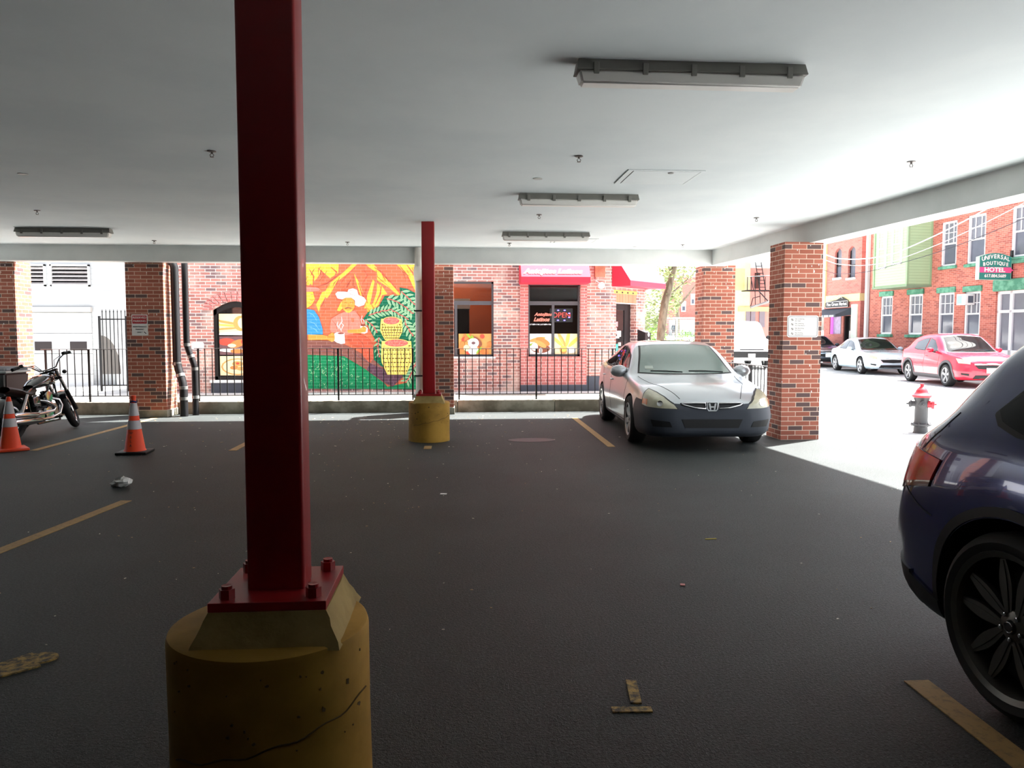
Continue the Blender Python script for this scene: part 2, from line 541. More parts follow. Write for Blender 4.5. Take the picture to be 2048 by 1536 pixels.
M_SPR = pm('sprinkler_brass', (96, 88, 84), 0.4, metal=0.5)
spr = []
names = ['beside the near red column', 'just past the first tube light', 'out by the street side beam, nearer one',
         'between the middle and last tube lights', 'out by the street side beam, farther one', 'before the lone tube light',
         'behind the lone tube light', 'above the painted mural', 'by the far beam above the first cafe window', 'by the far beam above the silver car']
for i, (x, y) in enumerate([(-2.1, 6.74), (1.08, 6.69), (4.14, 6.68), (1.08, 9.93), (4.03, 9.97), (-5.32, 10.07), (-5.06, 13.1), (-1.86, 13.07), (0.9, 13.01), (3.94, 13.0)]):
    lab = 'small fire sprinkler head ' + names[i]
    if i == 0:
        t = thing('sprinkler_head', lab, 'sprinkler', (x, y, 3.08), 0, 'sprinkler heads on the soffit'); t.scale = (.85, .85, .8)
        b = MB(); b.lathe([(0.0, 0), (0.042, 0), (0.044, -.008), (0.02, -.014), (0.0, -.014)], M_SPR, 20); b.build('escutcheon', t, 40)
        b = MB(); b.tube([(0, 0, -.01), (0, 0, -.03)], .011, M_SPR, 10)
        for sg in (-1, 1): b.tube([(sg * .008, 0, -.03), (sg * .02, 0, -.045), (sg * .008, 0, -.062)], .004, M_SPR, 6)
        b.build('body', t, 40)
        b = MB(); b.lathe([(0.0, -.062), (0.02, -.064), (0.02, -.067), (0, -.067)], M_SPR, 14); b.build('deflector', t)
    else:
        t = copy_tree(spr[0]); t.location = (x, y, 3.08); t['label'] = lab
    spr.append(t)
for (x, y, lab) in [(-4.25, 7.82, 'flat round cover plate on the soffit left of the near column'), (0.82, 7.67, 'flat round cover plate before the middle tube light'), (3.19, 13.4, 'flat round cover plate by the far beam')]:
    b = MB(); b.lathe([(0.0, 0), (0.045, 0), (0.048, -.006), (0, -.007)], pm('cover_plate', (190, 190, 186), 0.5), 24)
    tag(b.build('cover_plate', smooth=40, loc=(x, y, 3.08)), lab.replace('left of', 'beyond'), 'cover plate', 'round cover plates on the soffit')

# ------------------------------------------------------------------ red columns on yellow pedestals
def column(x, y, w, dd, pr, zp, plate, lab, seed, px=0.0):
    t = thing('steel_column', lab, 'column', (x, y, 0), 0)
    zpl = zp + 0.095
    b = MB(); b.box(-w / 2, w / 2, -dd / 2, dd / 2, zpl + .02, 3.085, M_RED, bev=0.012, seg=3); b.build('shaft', t, 40)
    b = MB(); b.box(-plate, plate, -plate, plate, zpl, zpl + .028, M_RED, bev=0.002); b.build('base_plate', t)
    for sx in (-1, 1):
        for sy in (-1, 1):
            b = MB()
            p = plate - .045
            b.lathe([(0.024, zpl + .027), (0.024, zpl + .058), (0.0, zpl + .058)], M_RED, 6, T(sx * p, sy * p, 0))
            b.lathe([(0.016, zpl + .05), (0.016, zpl + .068), (0.0, zpl + .066)], M_RED, 12, T(sx * p, sy * p, 0))
            b.build('bolt', t)
    b = MB()
    g = plate + .05
    b.taper(-g, g, -g, g, zp - .01, -plate - .0, plate + .0, -plate, plate, zpl, M_GROUT)
    bmesh.ops.subdivide_edges(b.bm, edges=list(b.bm.edges), cuts=4, use_grid_fill=True)
    q = random.Random(seed)
    for v in b.bm.verts: v.co += V((q.uniform(-.004, .004), q.uniform(-.004, .004), 0))
    b.build('grout_pad', t, 40)
    b = MB()
    prof = [(pr * 1.005, 0), (pr * 1.0, .1), (pr * .995, zp * .5), (pr * 1.0, zp - .02), (pr * .985, zp - .004), (pr * .96, zp), (0, zp)]
    b.lathe(prof, M_YEL, 64)
    for v in b.bm.verts:
        r = math.hypot(v.co.x, v.co.y)
        if r > .1:
            k = 1 + .012 * math.sin(3 * math.atan2(v.co.y, v.co.x) + seed + v.co.z * 3)
            v.co.x *= k; v.co.y *= k
    # chips and a spiral seam in the paint
    chip = pm('paint_chip', (92, 72, 40), 0.9)
    for i in range(26):
        a = q.uniform(-2.6, -0.3); z = q.uniform(.25, zp - .03)
        s = q.uniform(.002, .007) * (1.8 if i < 4 else 1)
        b.prism([(s * q.uniform(.4, 1.2) * math.cos(k * 1.05), s * q.uniform(.3, 1.3) * math.sin(k * 1.05)) for k in range(6)], .004, chip, T(0, 0, z) @ RZ(math.degrees(a) + 90) @ T(0, -pr * 1.012, 0) @ RX(90) @ T(0, 0, -.004))
    seam = []
    for i in range(30):
        a = -2.4 + i * 0.075
        rr = pr * (1.003 + .012 * math.sin(3 * a + seed + .3 * 3))
        seam.append((rr * math.cos(a), rr * math.sin(a), zp * (.42 + .0085 * i + .01 * math.sin(i))))
    b.tube(seam, .0025, chip, 5)
    b.build('pedestal', t, 45).location = (px, 0, 0)
    return t
column(-0.575, 2.43, 0.178, 0.125, 0.312, 0.575, 0.175, 'tall dark red steel column on a yellow drum, the near one', 2, -.03)
column(-0.405, 10.72, 0.178, 0.178, 0.292, 0.55, 0.175, 'red steel column on a yellow drum in front of the drain pipe', 5)

# ------------------------------------------------------------------ brick pillars
def pillar(x0, x1, y0, y1, lab, top=2.82, plinth=True):
    t = thing('brick_pillar', lab, 'pillar', ((x0 + x1) / 2, (y0 + y1) / 2, 0), 0, 'brick pillars along the open sides')
    w, d = (x1 - x0) / 2, (y1 - y0) / 2
    z0 = 0.13 if plinth else 0
    b = MB(); b.box(-w, w, -d, d, z0, top, M_BRICK); b.build('shaft', t)
    if plinth:
        b = MB(); b.box(-w - .015, w + .015, -d - .015, d + .015, 0, z0, M_CURB, bev=.01); b.build('plinth', t)
    q = random.Random(int(x0 * 10))
    b = MB()
    for i in range(14):
        px = q.uniform(-w, w); pz = q.choice([q.uniform(2.3, 2.78), q.uniform(.5, 2.3)])
        s = q.uniform(.006, .016)
        b.box(px - s * .4, px + s * .4, -d - .003, -d + .002, pz - s, pz + s, M_WHITE)
    b.build('paint_fleck', t)
    return t
pillar(-8.42, -7.85, 14.04, 14.56, 'brick pillar behind the motorcycle at the edge of the lot')
pillar(-5.95, -5.29, 14.04, 14.56, 'brick pillar carrying the small red and white parking sign')
pillar(-0.55, -0.07, 14.2, 14.75, 'brick pillar half hidden behind the second red column')
pillar(4.68, 5.29, 14.05, 14.56, 'brick pillar behind the roof of the silver car')
pillar(4.61, 5.17, 10.36, 10.86, 'brick pillar with the white rules sign beside the silver car', top=2.81, plinth=False)

# ------------------------------------------------------------------ signs on pillars
t = thing('parking_sign', 'small red and white reserved parking sign on a brick pillar', 'sign', (-5.72, 14.04, 1.68))
b = MB(); b.prism(rrect(-.14, .14, -.19, .19, .01), .004, M_SIGNW, MXZ); b.build('plate', t)
b = MB(); b.prism(rrect(-.126, .126, .025, .172, .006), .002, M_SIGNR, T(0, -.004, 0) @ MXZ); b.build('red_panel', t)
b = MB()
b.text('RESERVED', .052, M_SIGNW, T(0, -.006, .132) @ MXZ, .002, off=.0006)
b.text('PARKING', .052, M_SIGNW, T(0, -.006, .068) @ MXZ, .002, off=.0006)
b.text('MAINTENANCE', .034, M_INK, T(0, -.004, -.032) @ MXZ, .002, off=.0006)
b.text('PARKING', .034, M_INK, T(0, -.004, -.08) @ MXZ, .002, off=.0006)
b.text('ONLY', .034, M_INK, T(0, -.004, -.13) @ MXZ, .002, off=.0006)
b.prism([(.07, -.115), (.115, -.15), (.105, -.16), (.07, -.13)], .002, M_INK, T(0, -.004, 0) @ MXZ)
b.build('lettering', t)

t = thing('rules_sign', 'white rounded rules sign with four icon rows on a brick pillar', 'sign', (4.895, 10.36, 1.622))
b = MB(); b.prism(rrect(-.228, .228, -.155, .155, .035, 6), .004, M_SIGNW, MXZ); b.build('plate', t)
mg = pm('sign_border', (128, 128, 130), .5)
b = MB()
o = rrect(-.212, .212, -.139, .139, .028, 6)
b.tube([(p[0], -.005, p[1]) for p in o], .0035, mg, 6, closed=True)
b.build('border', t)
mk = pm('faded_print', (150, 140, 136), .6)
mk2 = pm('dark_print', (84, 76, 76), .6)
b = MB()
rows = [('No Loitering', 'No Vagar'), ('No Littering', 'No Tirar Basura'), ('No Smoking', 'No Fumar'), ('No Parking', 'No Estacionar')]
for k, (a, c) in enumerate(rows):
    z = .105 - .066 * k
    b.text(a, .026, mk, T(-.115, -.004, z) @ MXZ, .002, 'LEFT')
    b.text(c, .022, mk, T(-.115, -.004, z - .027) @ MXZ, .002, 'LEFT')
    b.tube([(-.155 + .017 * math.cos(a_ * .52), -.005, z - .01 + .017 * math.sin(a_ * .52)) for a_ in range(12)], .002, mk, 5, closed=True)
    b.prism(bar(-.166, z + .002, -.144, z - .022, .009), .002, mk2, T(0, -.004, 0) @ MXZ)
b.build('lettering', t)

# ------------------------------------------------------------------ pipes
def pipe_run(name, lab, pts, r, m, clamps, foot=None):
    t = thing(name, lab, 'pipe', pts[-1])
    o = V(pts[-1])
    b = MB(); b.tube([V(p) - o for p in pts], r, m, 16); b.build('run', t, 40)
    for p, d in clamps:
        b = MB(); d = V(d).normalized() * .028; p = V(p) - o
        b.tube([p - d, p + d], r + .008, M_CLAMP, 16); b.build('clamp', t, 40)
    return t
pipe_run('drain_pipe', 'thick black drain pipe with offset bend at the signed pillar', [(-5.26, 14.3, 2.95), (-5.18, 14.3, 2.74), (-5.18, 14.3, 1.0), (-5.15, 14.28, .88), (-5.06, 14.22, .62), (-5.04, 14.2, .5), (-5.04, 14.2, 0)], .072, M_PIPE,
         [((-5.18, 14.3, .97), (0, 0, 1)), ((-5.105, 14.25, .75), (.09, -.06, -.26)), ((-5.045, 14.205, .53), (0, 0, 1)), ((-5.04, 14.2, .33), (0, 0, 1))])
pipe_run('drain_pipe', 'thinner black drain pipe just behind the thick one', [(-5.04, 14.42, 2.95), (-5.04, 14.42, 1.32), (-5.01, 14.42, 1.22), (-4.92, 14.4, .98), (-4.9, 14.4, .9), (-4.9, 14.4, 0)], .058, M_PIPE,
         [((-5.04, 14.42, 1.32), (0, 0, 1)), ((-4.965, 14.41, 1.10), (.09, 0, -.24)), ((-4.905, 14.4, .87), (0, 0, 1)), ((-4.9, 14.4, .34), (0, 0, 1))])
t = thing('white_drain_pipe', 'white drain pipe with black straps beside the mural', 'pipe', (-0.735, 14.47, 0.3))
b = MB()
b.tube([(.035, -.74, 2.77), (.035, -.74, 2.47), (.02, -.5, 2.36), (0, -.02, 2.30), (0, 0, 2.16), (0, 0, .16), (-.02, -.03, .08), (-.06, -.09, .02)], [.062, .062, .085, .085, .064, .064, .066, .066], M_WPIPE, 16)
b.build('run', t, 40)
for z in (1.66, .42):
    b = MB(); b.box(-.085, .085, -.07, .07, z - .014, z + .014, M_BLACKM); b.build('strap', t)
# ------------------------------------------------------------------ cars
def mono(xs, ys):
    n = len(xs)
    h = [xs[i + 1] - xs[i] for i in range(n - 1)]
    d = [(ys[i + 1] - ys[i]) / h[i] for i in range(n - 1)]
    m = [d[0]] + [0.0] * (n - 2) + [d[-1]]
    for i in range(1, n - 1):
        if d[i - 1] * d[i] > 0:
            w1, w2 = 2 * h[i] + h[i - 1], h[i] + 2 * h[i - 1]
            m[i] = (w1 + w2) / (w1 / d[i - 1] + w2 / d[i])
    def f(x):
        i = 0
        while i < n - 2 and x > xs[i + 1]: i += 1
        t = (x - xs[i]) / h[i]
        return ((1 + 2 * t) * (1 - t) ** 2) * ys[i] + t * (1 - t) ** 2 * h[i] * m[i] + t * t * (3 - 2 * t) * ys[i + 1] + t * t * (t - 1) * h[i] * m[i + 1]
    return f

def crom(P, ns):
    out = []
    n = len(P)
    for i in range(n - 1):
        p0 = P[i - 1] if i else (2 * P[0][0] - P[1][0], 2 * P[0][1] - P[1][1])
        p1, p2 = P[i], P[i + 1]
        p3 = P[i + 2] if i + 2 < n else (-P[n - 2][0], P[n - 2][1])
        for k in range(ns):
            t = k / ns
            out.append(tuple(0.5 * (2 * b + (c - a) * t + (2 * a - 5 * b + 4 * c - d) * t * t + (3 * b - a - 3 * c + d) * t ** 3) for a, b, c, d in zip(p0, p1, p2, p3)))
    out.append(P[-1])
    return out

def car_rings(st, step=0.05, ns=5):
    st = sorted(st)
    xs = [s_[0] for s_ in st]
    fs = [mono(xs, [s_[k] for s_ in st]) for k in range(1, 10)]
    X = []
    for a, b in zip(xs, xs[1:]):
        n = max(2, int(math.ceil((b - a) / step)))
        X += [a + (b - a) * i / n for i in range(n)]
    X.append(xs[-1])
    rings = []
    for x in X:
        zb, wl, wm, zm, ws, zs, wr, zr, zt = [f(x) for f in fs]
        P = [(0, zb), (.8 * wl, zb), (wl, zb + .06), (.5 * (wl + wm) + .012, .5 * (zb + .06 + zm)), (wm, zm), (ws, zs), (.48 * ws + .52 * wr + .018, .48 * zs + .52 * zr + .01), (wr, zr), (.62 * wr, zr + (zt - zr) * .78), (0, zt)]
        half = crom(P, ns)
        half[0] = (0, half[0][1]); half[-1] = (0, half[-1][1])
        ring = [(x, max(0, y), z) for y, z in half] + [(x, -max(0, y), z) for y, z in half[-2:0:-1]]
        rings.append(ring)
    return rings

def bool_cut(mb, cutters, mats):
    """wheel housings hollowed out of the body"""
    bmesh.ops.recalc_face_normals(mb.bm, faces=mb.bm.faces)
    me = bpy.data.meshes.new('body'); mb.bm.to_mesh(me); mb.bm.free()
    for m in mats: me.materials.append(m)
    o = bpy.data.objects.new('body', me); COL.objects.link(o)
    cm = MB()
    cm.mats = list(mats)
    for (x, z, r, y0, y1) in cutters:
        cm.lathe([(0, 0), (r, 0), (r, y1 - y0), (0, y1 - y0)], mats[1], 40, T(x, y0, z) @ RX(-90))
    c = cm.build('cutter')
    md = o.modifiers.new('housing', 'BOOLEAN'); md.operation = 'DIFFERENCE'; md.object = c; md.solver = 'EXACT'
    bpy.context.view_layer.update()
    dg = bpy.context.evaluated_depsgraph_get()
    me2 = bpy.data.meshes.new_from_object(o.evaluated_get(dg))
    o.modifiers.clear()
    o.data = me2
    bpy.data.meshes.remove(me)
    cd = c.data
    bpy.data.objects.remove(c); bpy.data.meshes.remove(cd)
    for p in me2.polygons: p.use_smooth = True
    me2.set_sharp_from_angle(angle=R(42))
    return o

def resamp(P, n):
    P = [V(p) for p in P]
    L = [0.0]
    for a, b in zip(P, P[1:]): L.append(L[-1] + (b - a).length)
    out = []
    for i in range(n + 1):
        t = L[-1] * i / n
        k = 0
        while k < len(L) - 2 and t > L[k + 1]: k += 1
        u = (t - L[k]) / max(1e-9, L[k + 1] - L[k])
        out.append(P[k].lerp(P[k + 1], u))
    return out

class Car:
    def __init__(s, name, label, loc, rz, st, paint, arches, step=0.05, ns=5, group=None, cat='car'):
        s.t = thing(name, label, cat, loc, rz, group)
        b = MB(); b.mi(paint); b.mi(M_WELL)
        rings = car_rings(st, step, ns)
        vs = [[b.bm.verts.new(p) for p in r] for r in rings]
        n = len(vs[0])
        for A, B in zip(vs, vs[1:]):
            for k in range(n):
                b.bm.faces.new((A[k], A[(k + 1) % n], B[(k + 1) % n], B[k]))
        b.bm.faces.new(vs[0]); b.bm.faces.new(vs[-1][::-1])
        bmesh.ops.recalc_face_normals(b.bm, faces=b.bm.faces)
        b.bm.normal_update()
        s.bvh = BVHTree.FromBMesh(b.bm)
        s.body = bool_cut(b, arches, [paint, M_WELL])
        s.body.parent = s.t
        s.paint = paint
        s.xmap = None
    def surf(s, p, d, off=0.0):
        d = V(d).normalized()
        loc, nor, _, _ = s.bvh.ray_cast(V(p) + d * 4, -d)
        if loc is None:
            loc, nor, _, _ = s.bvh.find_nearest(V(p))
        if nor.dot(d) < 0: nor = -nor
        return loc + nor * off, nor
    def patch(s, b, A, B, d, off, m, n=16, k=8, mirror=False, thick=0.015):
        if s.xmap: A = [(s.xmap(p[0]), p[1], p[2]) for p in A]; B = [(s.xmap(p[0]), p[1], p[2]) for p in B]
        A, B = resamp(A, n), resamp(B, n)
        rows, low = [], []
        for j in range(k + 1):
            r = []
            for i in range(n + 1):
                p = A[i].lerp(B[i], j / k)
                q, nor = s.surf(p, d, off)
                if mirror: q = V((q.x, -q.y, q.z)); nor = V((nor.x, -nor.y, nor.z))
                r.append((q, q - nor * thick))
            rows.append(r)
        b.grid([[q[0] for q in r] for r in rows], m)
        edge = rows[0] + [r[-1] for r in rows[1:]] + rows[-1][-2::-1] + [r[0] for r in rows[-2:0:-1]]
        fs = []
        up = [b.bm.verts.new(e[0]) for e in edge]; dn = [b.bm.verts.new(e[1]) for e in edge]
        for i in range(len(edge)):
            j = (i + 1) % len(edge)
            fs.append(b.bm.faces.new((up[i], up[j], dn[j], dn[i])))
        b._fin(fs, m)
    def part(s, name, specs, parent=None, smooth=40, label=None):
        """specs: list of (railA, railB, direction, offset, material[, n, k]); one child mesh"""
        b = MB()
        for sp in specs: s.patch(b, *sp[:5], **(sp[5] if len(sp) > 5 else {}))
        bmesh.ops.remove_doubles(b.bm, verts=b.bm.verts, dist=0.0005)
        o = b.build(name, parent or s.t, smooth)
        if label: o['label'] = label
        return o
    def seam(s, b, pts, d, w, m, mirror=False, off=0.002):
        b = MB()
        d = V(d).normalized()
        P = resamp(pts, max(6, len(pts) * 6))
        A, B = [], []
        for i, p in enumerate(P):
            t = (P[min(i + 1, len(P) - 1)] - P[max(i - 1, 0)]).normalized()
            nn = t.cross(d).normalized() * w / 2
            A.append(p + nn); B.append(p - nn)
        s.patch(b, A, B, d, off, m, n=len(P) - 1, k=1, mirror=mirror, thick=0.004)
        b.build('panel_gap', s.t)
    def wheel(s, x, y, r, w, rr, style, m_alloy, m_cap=None, rubber=None, steer=0):
        sg = 1 if y > 0 else -1
        rubber = rubber or M_RUB
        M = T(x, y, r) @ RZ(steer) @ (RX(-90) if sg > 0 else RX(90))       # local +z points outward
        b = MB()
        h = w / 2
        b.lathe([(rr - .01, -h), (rr + .012, -h - .004), (r - .04, -h - .008), (r - .012, -h + .012), (r, -h + .04), (r, h - .04), (r - .012, h - .012), (r - .04, h + .008), (rr + .03, h + .006), (rr + .008, h - .004), (rr - .01, h - .012), (rr - .01, -h)], rubber, 48, M)
        wo = b.build('wheel', s.t, 35)
        b = MB()
        b.lathe([(rr - .008, -h + .02), (rr - .008, h - .012), (rr + .006, h - .002), (rr + .004, h + .004), (rr - .02, h - .004), (rr - .035, h - .05), (rr - .04, -h + .02)], m_alloy, 48, M)
        b.lathe([(0, h - .11), (rr - .03, h - .11), (rr - .03, h - .12), (0, h - .12)], M_WELL, 32, M)
        b.lathe([(.0, h - .02), (.03, h - .018), (.062, h - .03), (.072, h - .06), (.0, h - .06)], m_alloy, 24, M)
        n, kind = style
        for i in range(n):
            a = 360 * i / n + 90
            if kind == 'twin':
                for dlt in (-9, 9):
                    q = M @ RZ(a + dlt * .2) @ T(.04, dlt * .0022, 0) @ RZ(dlt)
                    leaf = []
                    L = rr - .068
                    for u in range(9):
                        t_ = u / 8
                        leaf.append((L * t_, .013 + .024 * math.sin(math.pi * min(1, t_ * .9 + .1)) ** 1.2 * t_ ** .5))
                    pts = leaf + [(px, -py) for px, py in leaf[::-1]]
                    b.prism(pts, .022, m_alloy, q, z0=h - .05)
                    b.prism([(px * .92 + .01, py * .35) for px, py in pts], .006, m_alloy, q, z0=h - .030)
            elif kind == 'wide':
                b.hexa([(.04, -.035, h - .05), (rr - .015, -.055, h - .035), (rr - .015, .055, h - .035), (.04, .035, h - .05),
                        (.04, -.028, h - .022), (rr - .015, -.04, h - .008), (rr - .015, .04, h - .008), (.04, .028, h - .022)], m_alloy, M @ RZ(a))
            else:
                b.hexa([(.04, -.03, h - .05), (rr - .015, -.018, h - .04), (rr - .015, .018, h - .04), (.04, .03, h - .05),
                        (.04, -.024, h - .022), (rr - .015, -.013, h - .010), (rr - .015, .013, h - .010), (.04, .024, h - .022)], m_alloy, M @ RZ(a))
        rim = b.build('rim', wo, 35)
        b = MB()
        b.lathe([(0, h - .008), (.024, h - .009), (.03, h - .02), (0, h - .02)], m_cap or m_alloy, 20, M)
        b.tube([M @ V((.02 * math.cos(k * .6283), .02 * math.sin(k * .6283), h - .0085)) for k in range(10)], .0025, M_STEEL, 5, closed=True)
        for k in range(5):
            an = R(72 * k + 54)
            b.lathe([(.009, h - .03), (.009, h - .014), (0, h - .011)], M_STEEL, 8, M @ T(.05 * math.cos(an), .05 * math.sin(an), 0))
        b.build('hub_cap', wo, 35)
        return wo
    def mirror_pair(s, x, y, z, size, m, label=None):
        for sg in (1, -1):
            b = MB()
            b.blob((0, 0, 0), (.075 * size, .115 * size, .075 * size), m, u=18, v=10)
            for v in b.bm.verts:                      # flat back face, blunter front
                if v.co.x < -.03 * size: v.co.x = -.03 * size
                v.co.z *= 1.05
            for v in b.bm.verts: v.co = V((v.co.x + x, (v.co.y + y) * sg, v.co.z + z))
            o = b.build('side_mirror', s.t, 50)
            b = MB()
            b.hexa([(x - .03, sg * (y - .2), z - .09), (x + .05, sg * (y - .2), z - .09), (x + .04, sg * (y - .05), z - .06), (x - .02, sg * (y - .05), z - .06),
                    (x - .03, sg * (y - .2), z - .05), (x + .05, sg * (y - .2), z - .05), (x + .04, sg * (y - .05), z - .03), (x - .02, sg * (y - .05), z - .03)], M_BLACK)
            b.build('mirror_arm', o)
    def handle(s, x, z, m, L=.16):
        for sg in (1, -1):
            b = MB()
            q, nn = s.surf((x, 0, z), (0, 1, 0), .03)
            b.tube([(x - L / 2, (q.y - .03) * sg, z), (x - L / 2 + .02, q.y * sg, z), (x, (q.y + .004) * sg, z + .003), (x + L / 2 - .02, q.y * sg, z), (x + L / 2, (q.y - .03) * sg, z)], [.01, .012, .013, .012, .01], m, 8)
            b.build('door_handle', s.t, 50)

def XZ(*p): return [(a, 0, c) for a, c in p]
def YZ(*p): return [(0, a, c) for a, c in p]
LFT = (0, 1, 0); FRT = (1, 0, 0); REAR = (-1, 0, 0); TOP = (0, 0, 1); DG = (.707, .707, 0); DGR = (-.707, .707, 0)

def glazing(c, sides, ws, rw, m_side, m_ws, m_rw, trim=M_BLACK):
    for k, (A, B) in enumerate(sides):
        for mir in (False, True):
            # black surround then the pane
            cx = sum(p[0] for p in A + B) / len(A + B); cz = sum(p[1] for p in A + B) / len(A + B)
            ex = lambda P: XZ(*[(p[0] + (.022 if p[0] > cx else -.022), p[1] + (.016 if p[1] > cz else -.016)) for p in P])
            fr = c.part('window_trim', [(ex(A), ex(B), LFT, .002, trim, dict(mirror=mir))])
            c.part('side_window', [(XZ(*A), XZ(*B), LFT, .006, m_side, dict(mirror=mir))], fr)
    A, B = ws
    wt = c.part('window_trim', [(YZ(*[(p[0] * 1.045, p[1] - .01) for p in A]), YZ(*[(p[0] * 1.05, p[1] + .008) for p in B]), FRT, .002, trim, dict(n=28, k=14))])
    c.part('windshield', [(YZ(*A), YZ(*B), FRT, .006, m_ws, dict(n=28, k=14))], wt)
    if rw:
        A, B = rw
        c.part('rear_window', [(YZ(*A), YZ(*B), REAR, .004, m_rw, dict(n=24, k=10))])

# ---- silver sedan parked nose towards the lot
P_SILV = pm('silver_paint', (186, 190, 194), 0.28, metal=0.45, coat=0.6, var=0.03, scale=3)
P_DARKB = pm('matt_dark_bumper', (52, 57, 66), 0.6, var=0.08)
G_WS = pm('dusty_windshield', (118, 134, 128), 0.10, spec=0.6, var=0.08, scale=2, coat=0.3)
G_SIDE = pm('tinted_side_glass', (34, 26, 28), 0.04, spec=0.8, var=0.1, coat=0.5)
L_HEAD = pm('headlight_lens', (176, 172, 150), 0.12, spec=0.6, var=0.25, scale=14, coat=0.5)
L_AMB = pm('amber_lens', (206, 130, 92), 0.2, coat=0.5)
st = [(2.34, .27, .44, .50, .44, .47, .55, .30, .575, .58),
      (2.30, .23, .58, .64, .44, .60, .60, .42, .632, .645),
      (2.20, .20, .73, .775, .46, .72, .65, .50, .69, .715),
      (2.02, .18, .80, .85, .50, .79, .70, .56, .755, .79),
      (1.75, .17, .84, .885, .54, .82, .77, .60, .82, .85),
      (1.37, .17, .85, .90, .57, .835, .82, .62, .855, .885),
      (1.02, .17, .86, .905, .60, .85, .865, .66, .90, .935),
      (0.80, .17, .86, .907, .60, .855, .885, .68, .995, 1.03),
      (0.45, .17, .86, .907, .60, .86, .905, .645, 1.19, 1.235),
      (0.12, .17, .86, .907, .60, .86, .92, .61, 1.315, 1.365),
      (-.20, .17, .86, .907, .60, .86, .93, .59, 1.36, 1.408),
      (-.60, .17, .86, .907, .60, .86, .935, .58, 1.365, 1.415),
      (-1.0, .17, .86, .905, .60, .86, .945, .575, 1.33, 1.382),
      (-1.45, .17, .86, .90, .62, .85, .965, .60, 1.215, 1.27),
      (-1.85, .18, .84, .885, .64, .83, .97, .64, 1.04, 1.075),
      (-2.15, .20, .80, .85, .64, .80, .955, .62, 1.0, 1.02),
      (-2.36, .26, .70, .78, .62, .72, .91, .52, .955, .97),
      (-2.45, .33, .58, .67, .60, .60, .84, .42, .88, .89),
      (-2.48, .38, .48, .56, .60, .50, .79, .36, .82, .83)]
ar = [(x, .325, .365, y0, y1) for x in (1.37, -1.37) for y0, y1 in ((.52, 1.2), (-1.2, -.52))]
c = Car('silver_sedan', 'silver four door sedan with a matt dark grey front bumper parked at the curb', (3.36, 11.62, 0), -93.3, st, P_SILV, ar, step=0.035, ns=6)
glazing(c, [([(.72, .96), (.3, .97), (-.33, .985)], [(.70, .975), (.36, 1.17), (.1, 1.265), (-.33, 1.32)]),
            ([(-.42, .995), (-1.0, 1.005), (-1.38, 1.04)], [(-.42, 1.32), (-.75, 1.31), (-1.1, 1.225), (-1.40, 1.07)])],
        ([(-.66, .955), (-.45, .945), (0, .94), (.45, .945), (.66, .955)], [(-.525, 1.325), (-.3, 1.345), (0, 1.35), (.3, 1.345), (.525, 1.325)]),
        ([(-.58, 1.07), (0, 1.08), (.58, 1.07)], [(-.5, 1.33), (0, 1.355), (.5, 1.33)]), G_SIDE, G_WS, G_SIDE)
# bumper cover: front face, corners and the strip back to the wheel housings
bz = lambda y: .63 - .05 * max(0, (abs(y) - .35))
spec = [(YZ((-.60, .20), (0, .19), (.60, .20)), YZ((-.60, .632), (-.4, .618), (-.25, .60), (.25, .60), (.4, .618), (.60, .632)), FRT, .010, P_DARKB, dict(n=30, k=12))]
for mir in (False, True):
    spec.append(([(2.32, .55, .20), (2.0, .86, .19)], [(2.32, .55, .633), (2.1, .72, .64), (2.0, .84, .655)], DG, .010, P_DARKB, dict(n=14, k=12, mirror=mir)))
    spec.append((XZ((2.08, .20), (1.72, .20)), XZ((2.08, .645), (1.76, .665), (1.725, .56)), LFT, .010, P_DARKB, dict(n=10, k=10, mirror=mir)))
c.part('front_bumper', spec)
M_MESHD = pm('grille_black', (16, 16, 17), 0.6)
bp = c.part('lower_grille', [(YZ((-.34, .32), (.34, .32)), YZ((-.39, .43), (.39, .43)), FRT, .016, M_MESHD, dict(n=14, k=4))])
for mir in (False, True):
    c.part('fog_light_recess', [([(2.2, .44, .33), (2.1, .66, .33)], [(2.2, .47, .40), (2.1, .69, .42)], (.9, .43, 0), .015, M_MESHD, dict(mirror=mir))], bp)
    hl = c.part('headlight', [([(2.29, .40, .555), (2.2, .58, .555), (2.08, .72, .565), (1.99, .79, .59)], [(2.25, .425, .60), (2.15, .56, .69), (2.05, .67, .745), (1.93, .765, .785)], (.75, .66, .1), .013, L_HEAD, dict(n=16, k=8, mirror=mir))])
    c.part('lamp_seal', [([(2.295, .385, .548), (2.2, .58, .545), (2.075, .73, .555), (1.975, .80, .585)], [(2.25, .41, .61), (2.15, .555, .70), (2.045, .672, .757), (1.915, .775, .797)], (.75, .66, .1), .009, M_BLACK, dict(n=16, k=8, mirror=mir))], hl)
    c.part('turn_lens', [([(2.07, .72, .585), (1.995, .785, .605)], [(2.05, .715, .655), (1.985, .77, .665)], (.75, .66, .1), .018, L_AMB, dict(n=6, k=4, mirror=mir))], hl)
    b = MB(); q, nn = c.surf((2.18, .57, .61), (.75, .66, .1), .012)
    sg = -1 if mir else 1
    b.lathe([(0, .002), (.03, .003), (.038, .006), (.038, .0), (0, 0)], M_STEEL, 20, T(q.x, q.y * sg, q.z) @ V((nn.x, nn.y * sg, nn.z)).to_track_quat('Z', 'Y').to_matrix().to_4x4())
    b.build('lamp_reflector', hl, 40)
gr = c.part('grille', [(YZ((-.40, .60), (-.2, .56), (.2, .56), (.40, .60)), YZ((-.40, .63), (0, .635), (.40, .63)), FRT, .012, M_MESHD, dict(n=24, k=4))])
b = MB()
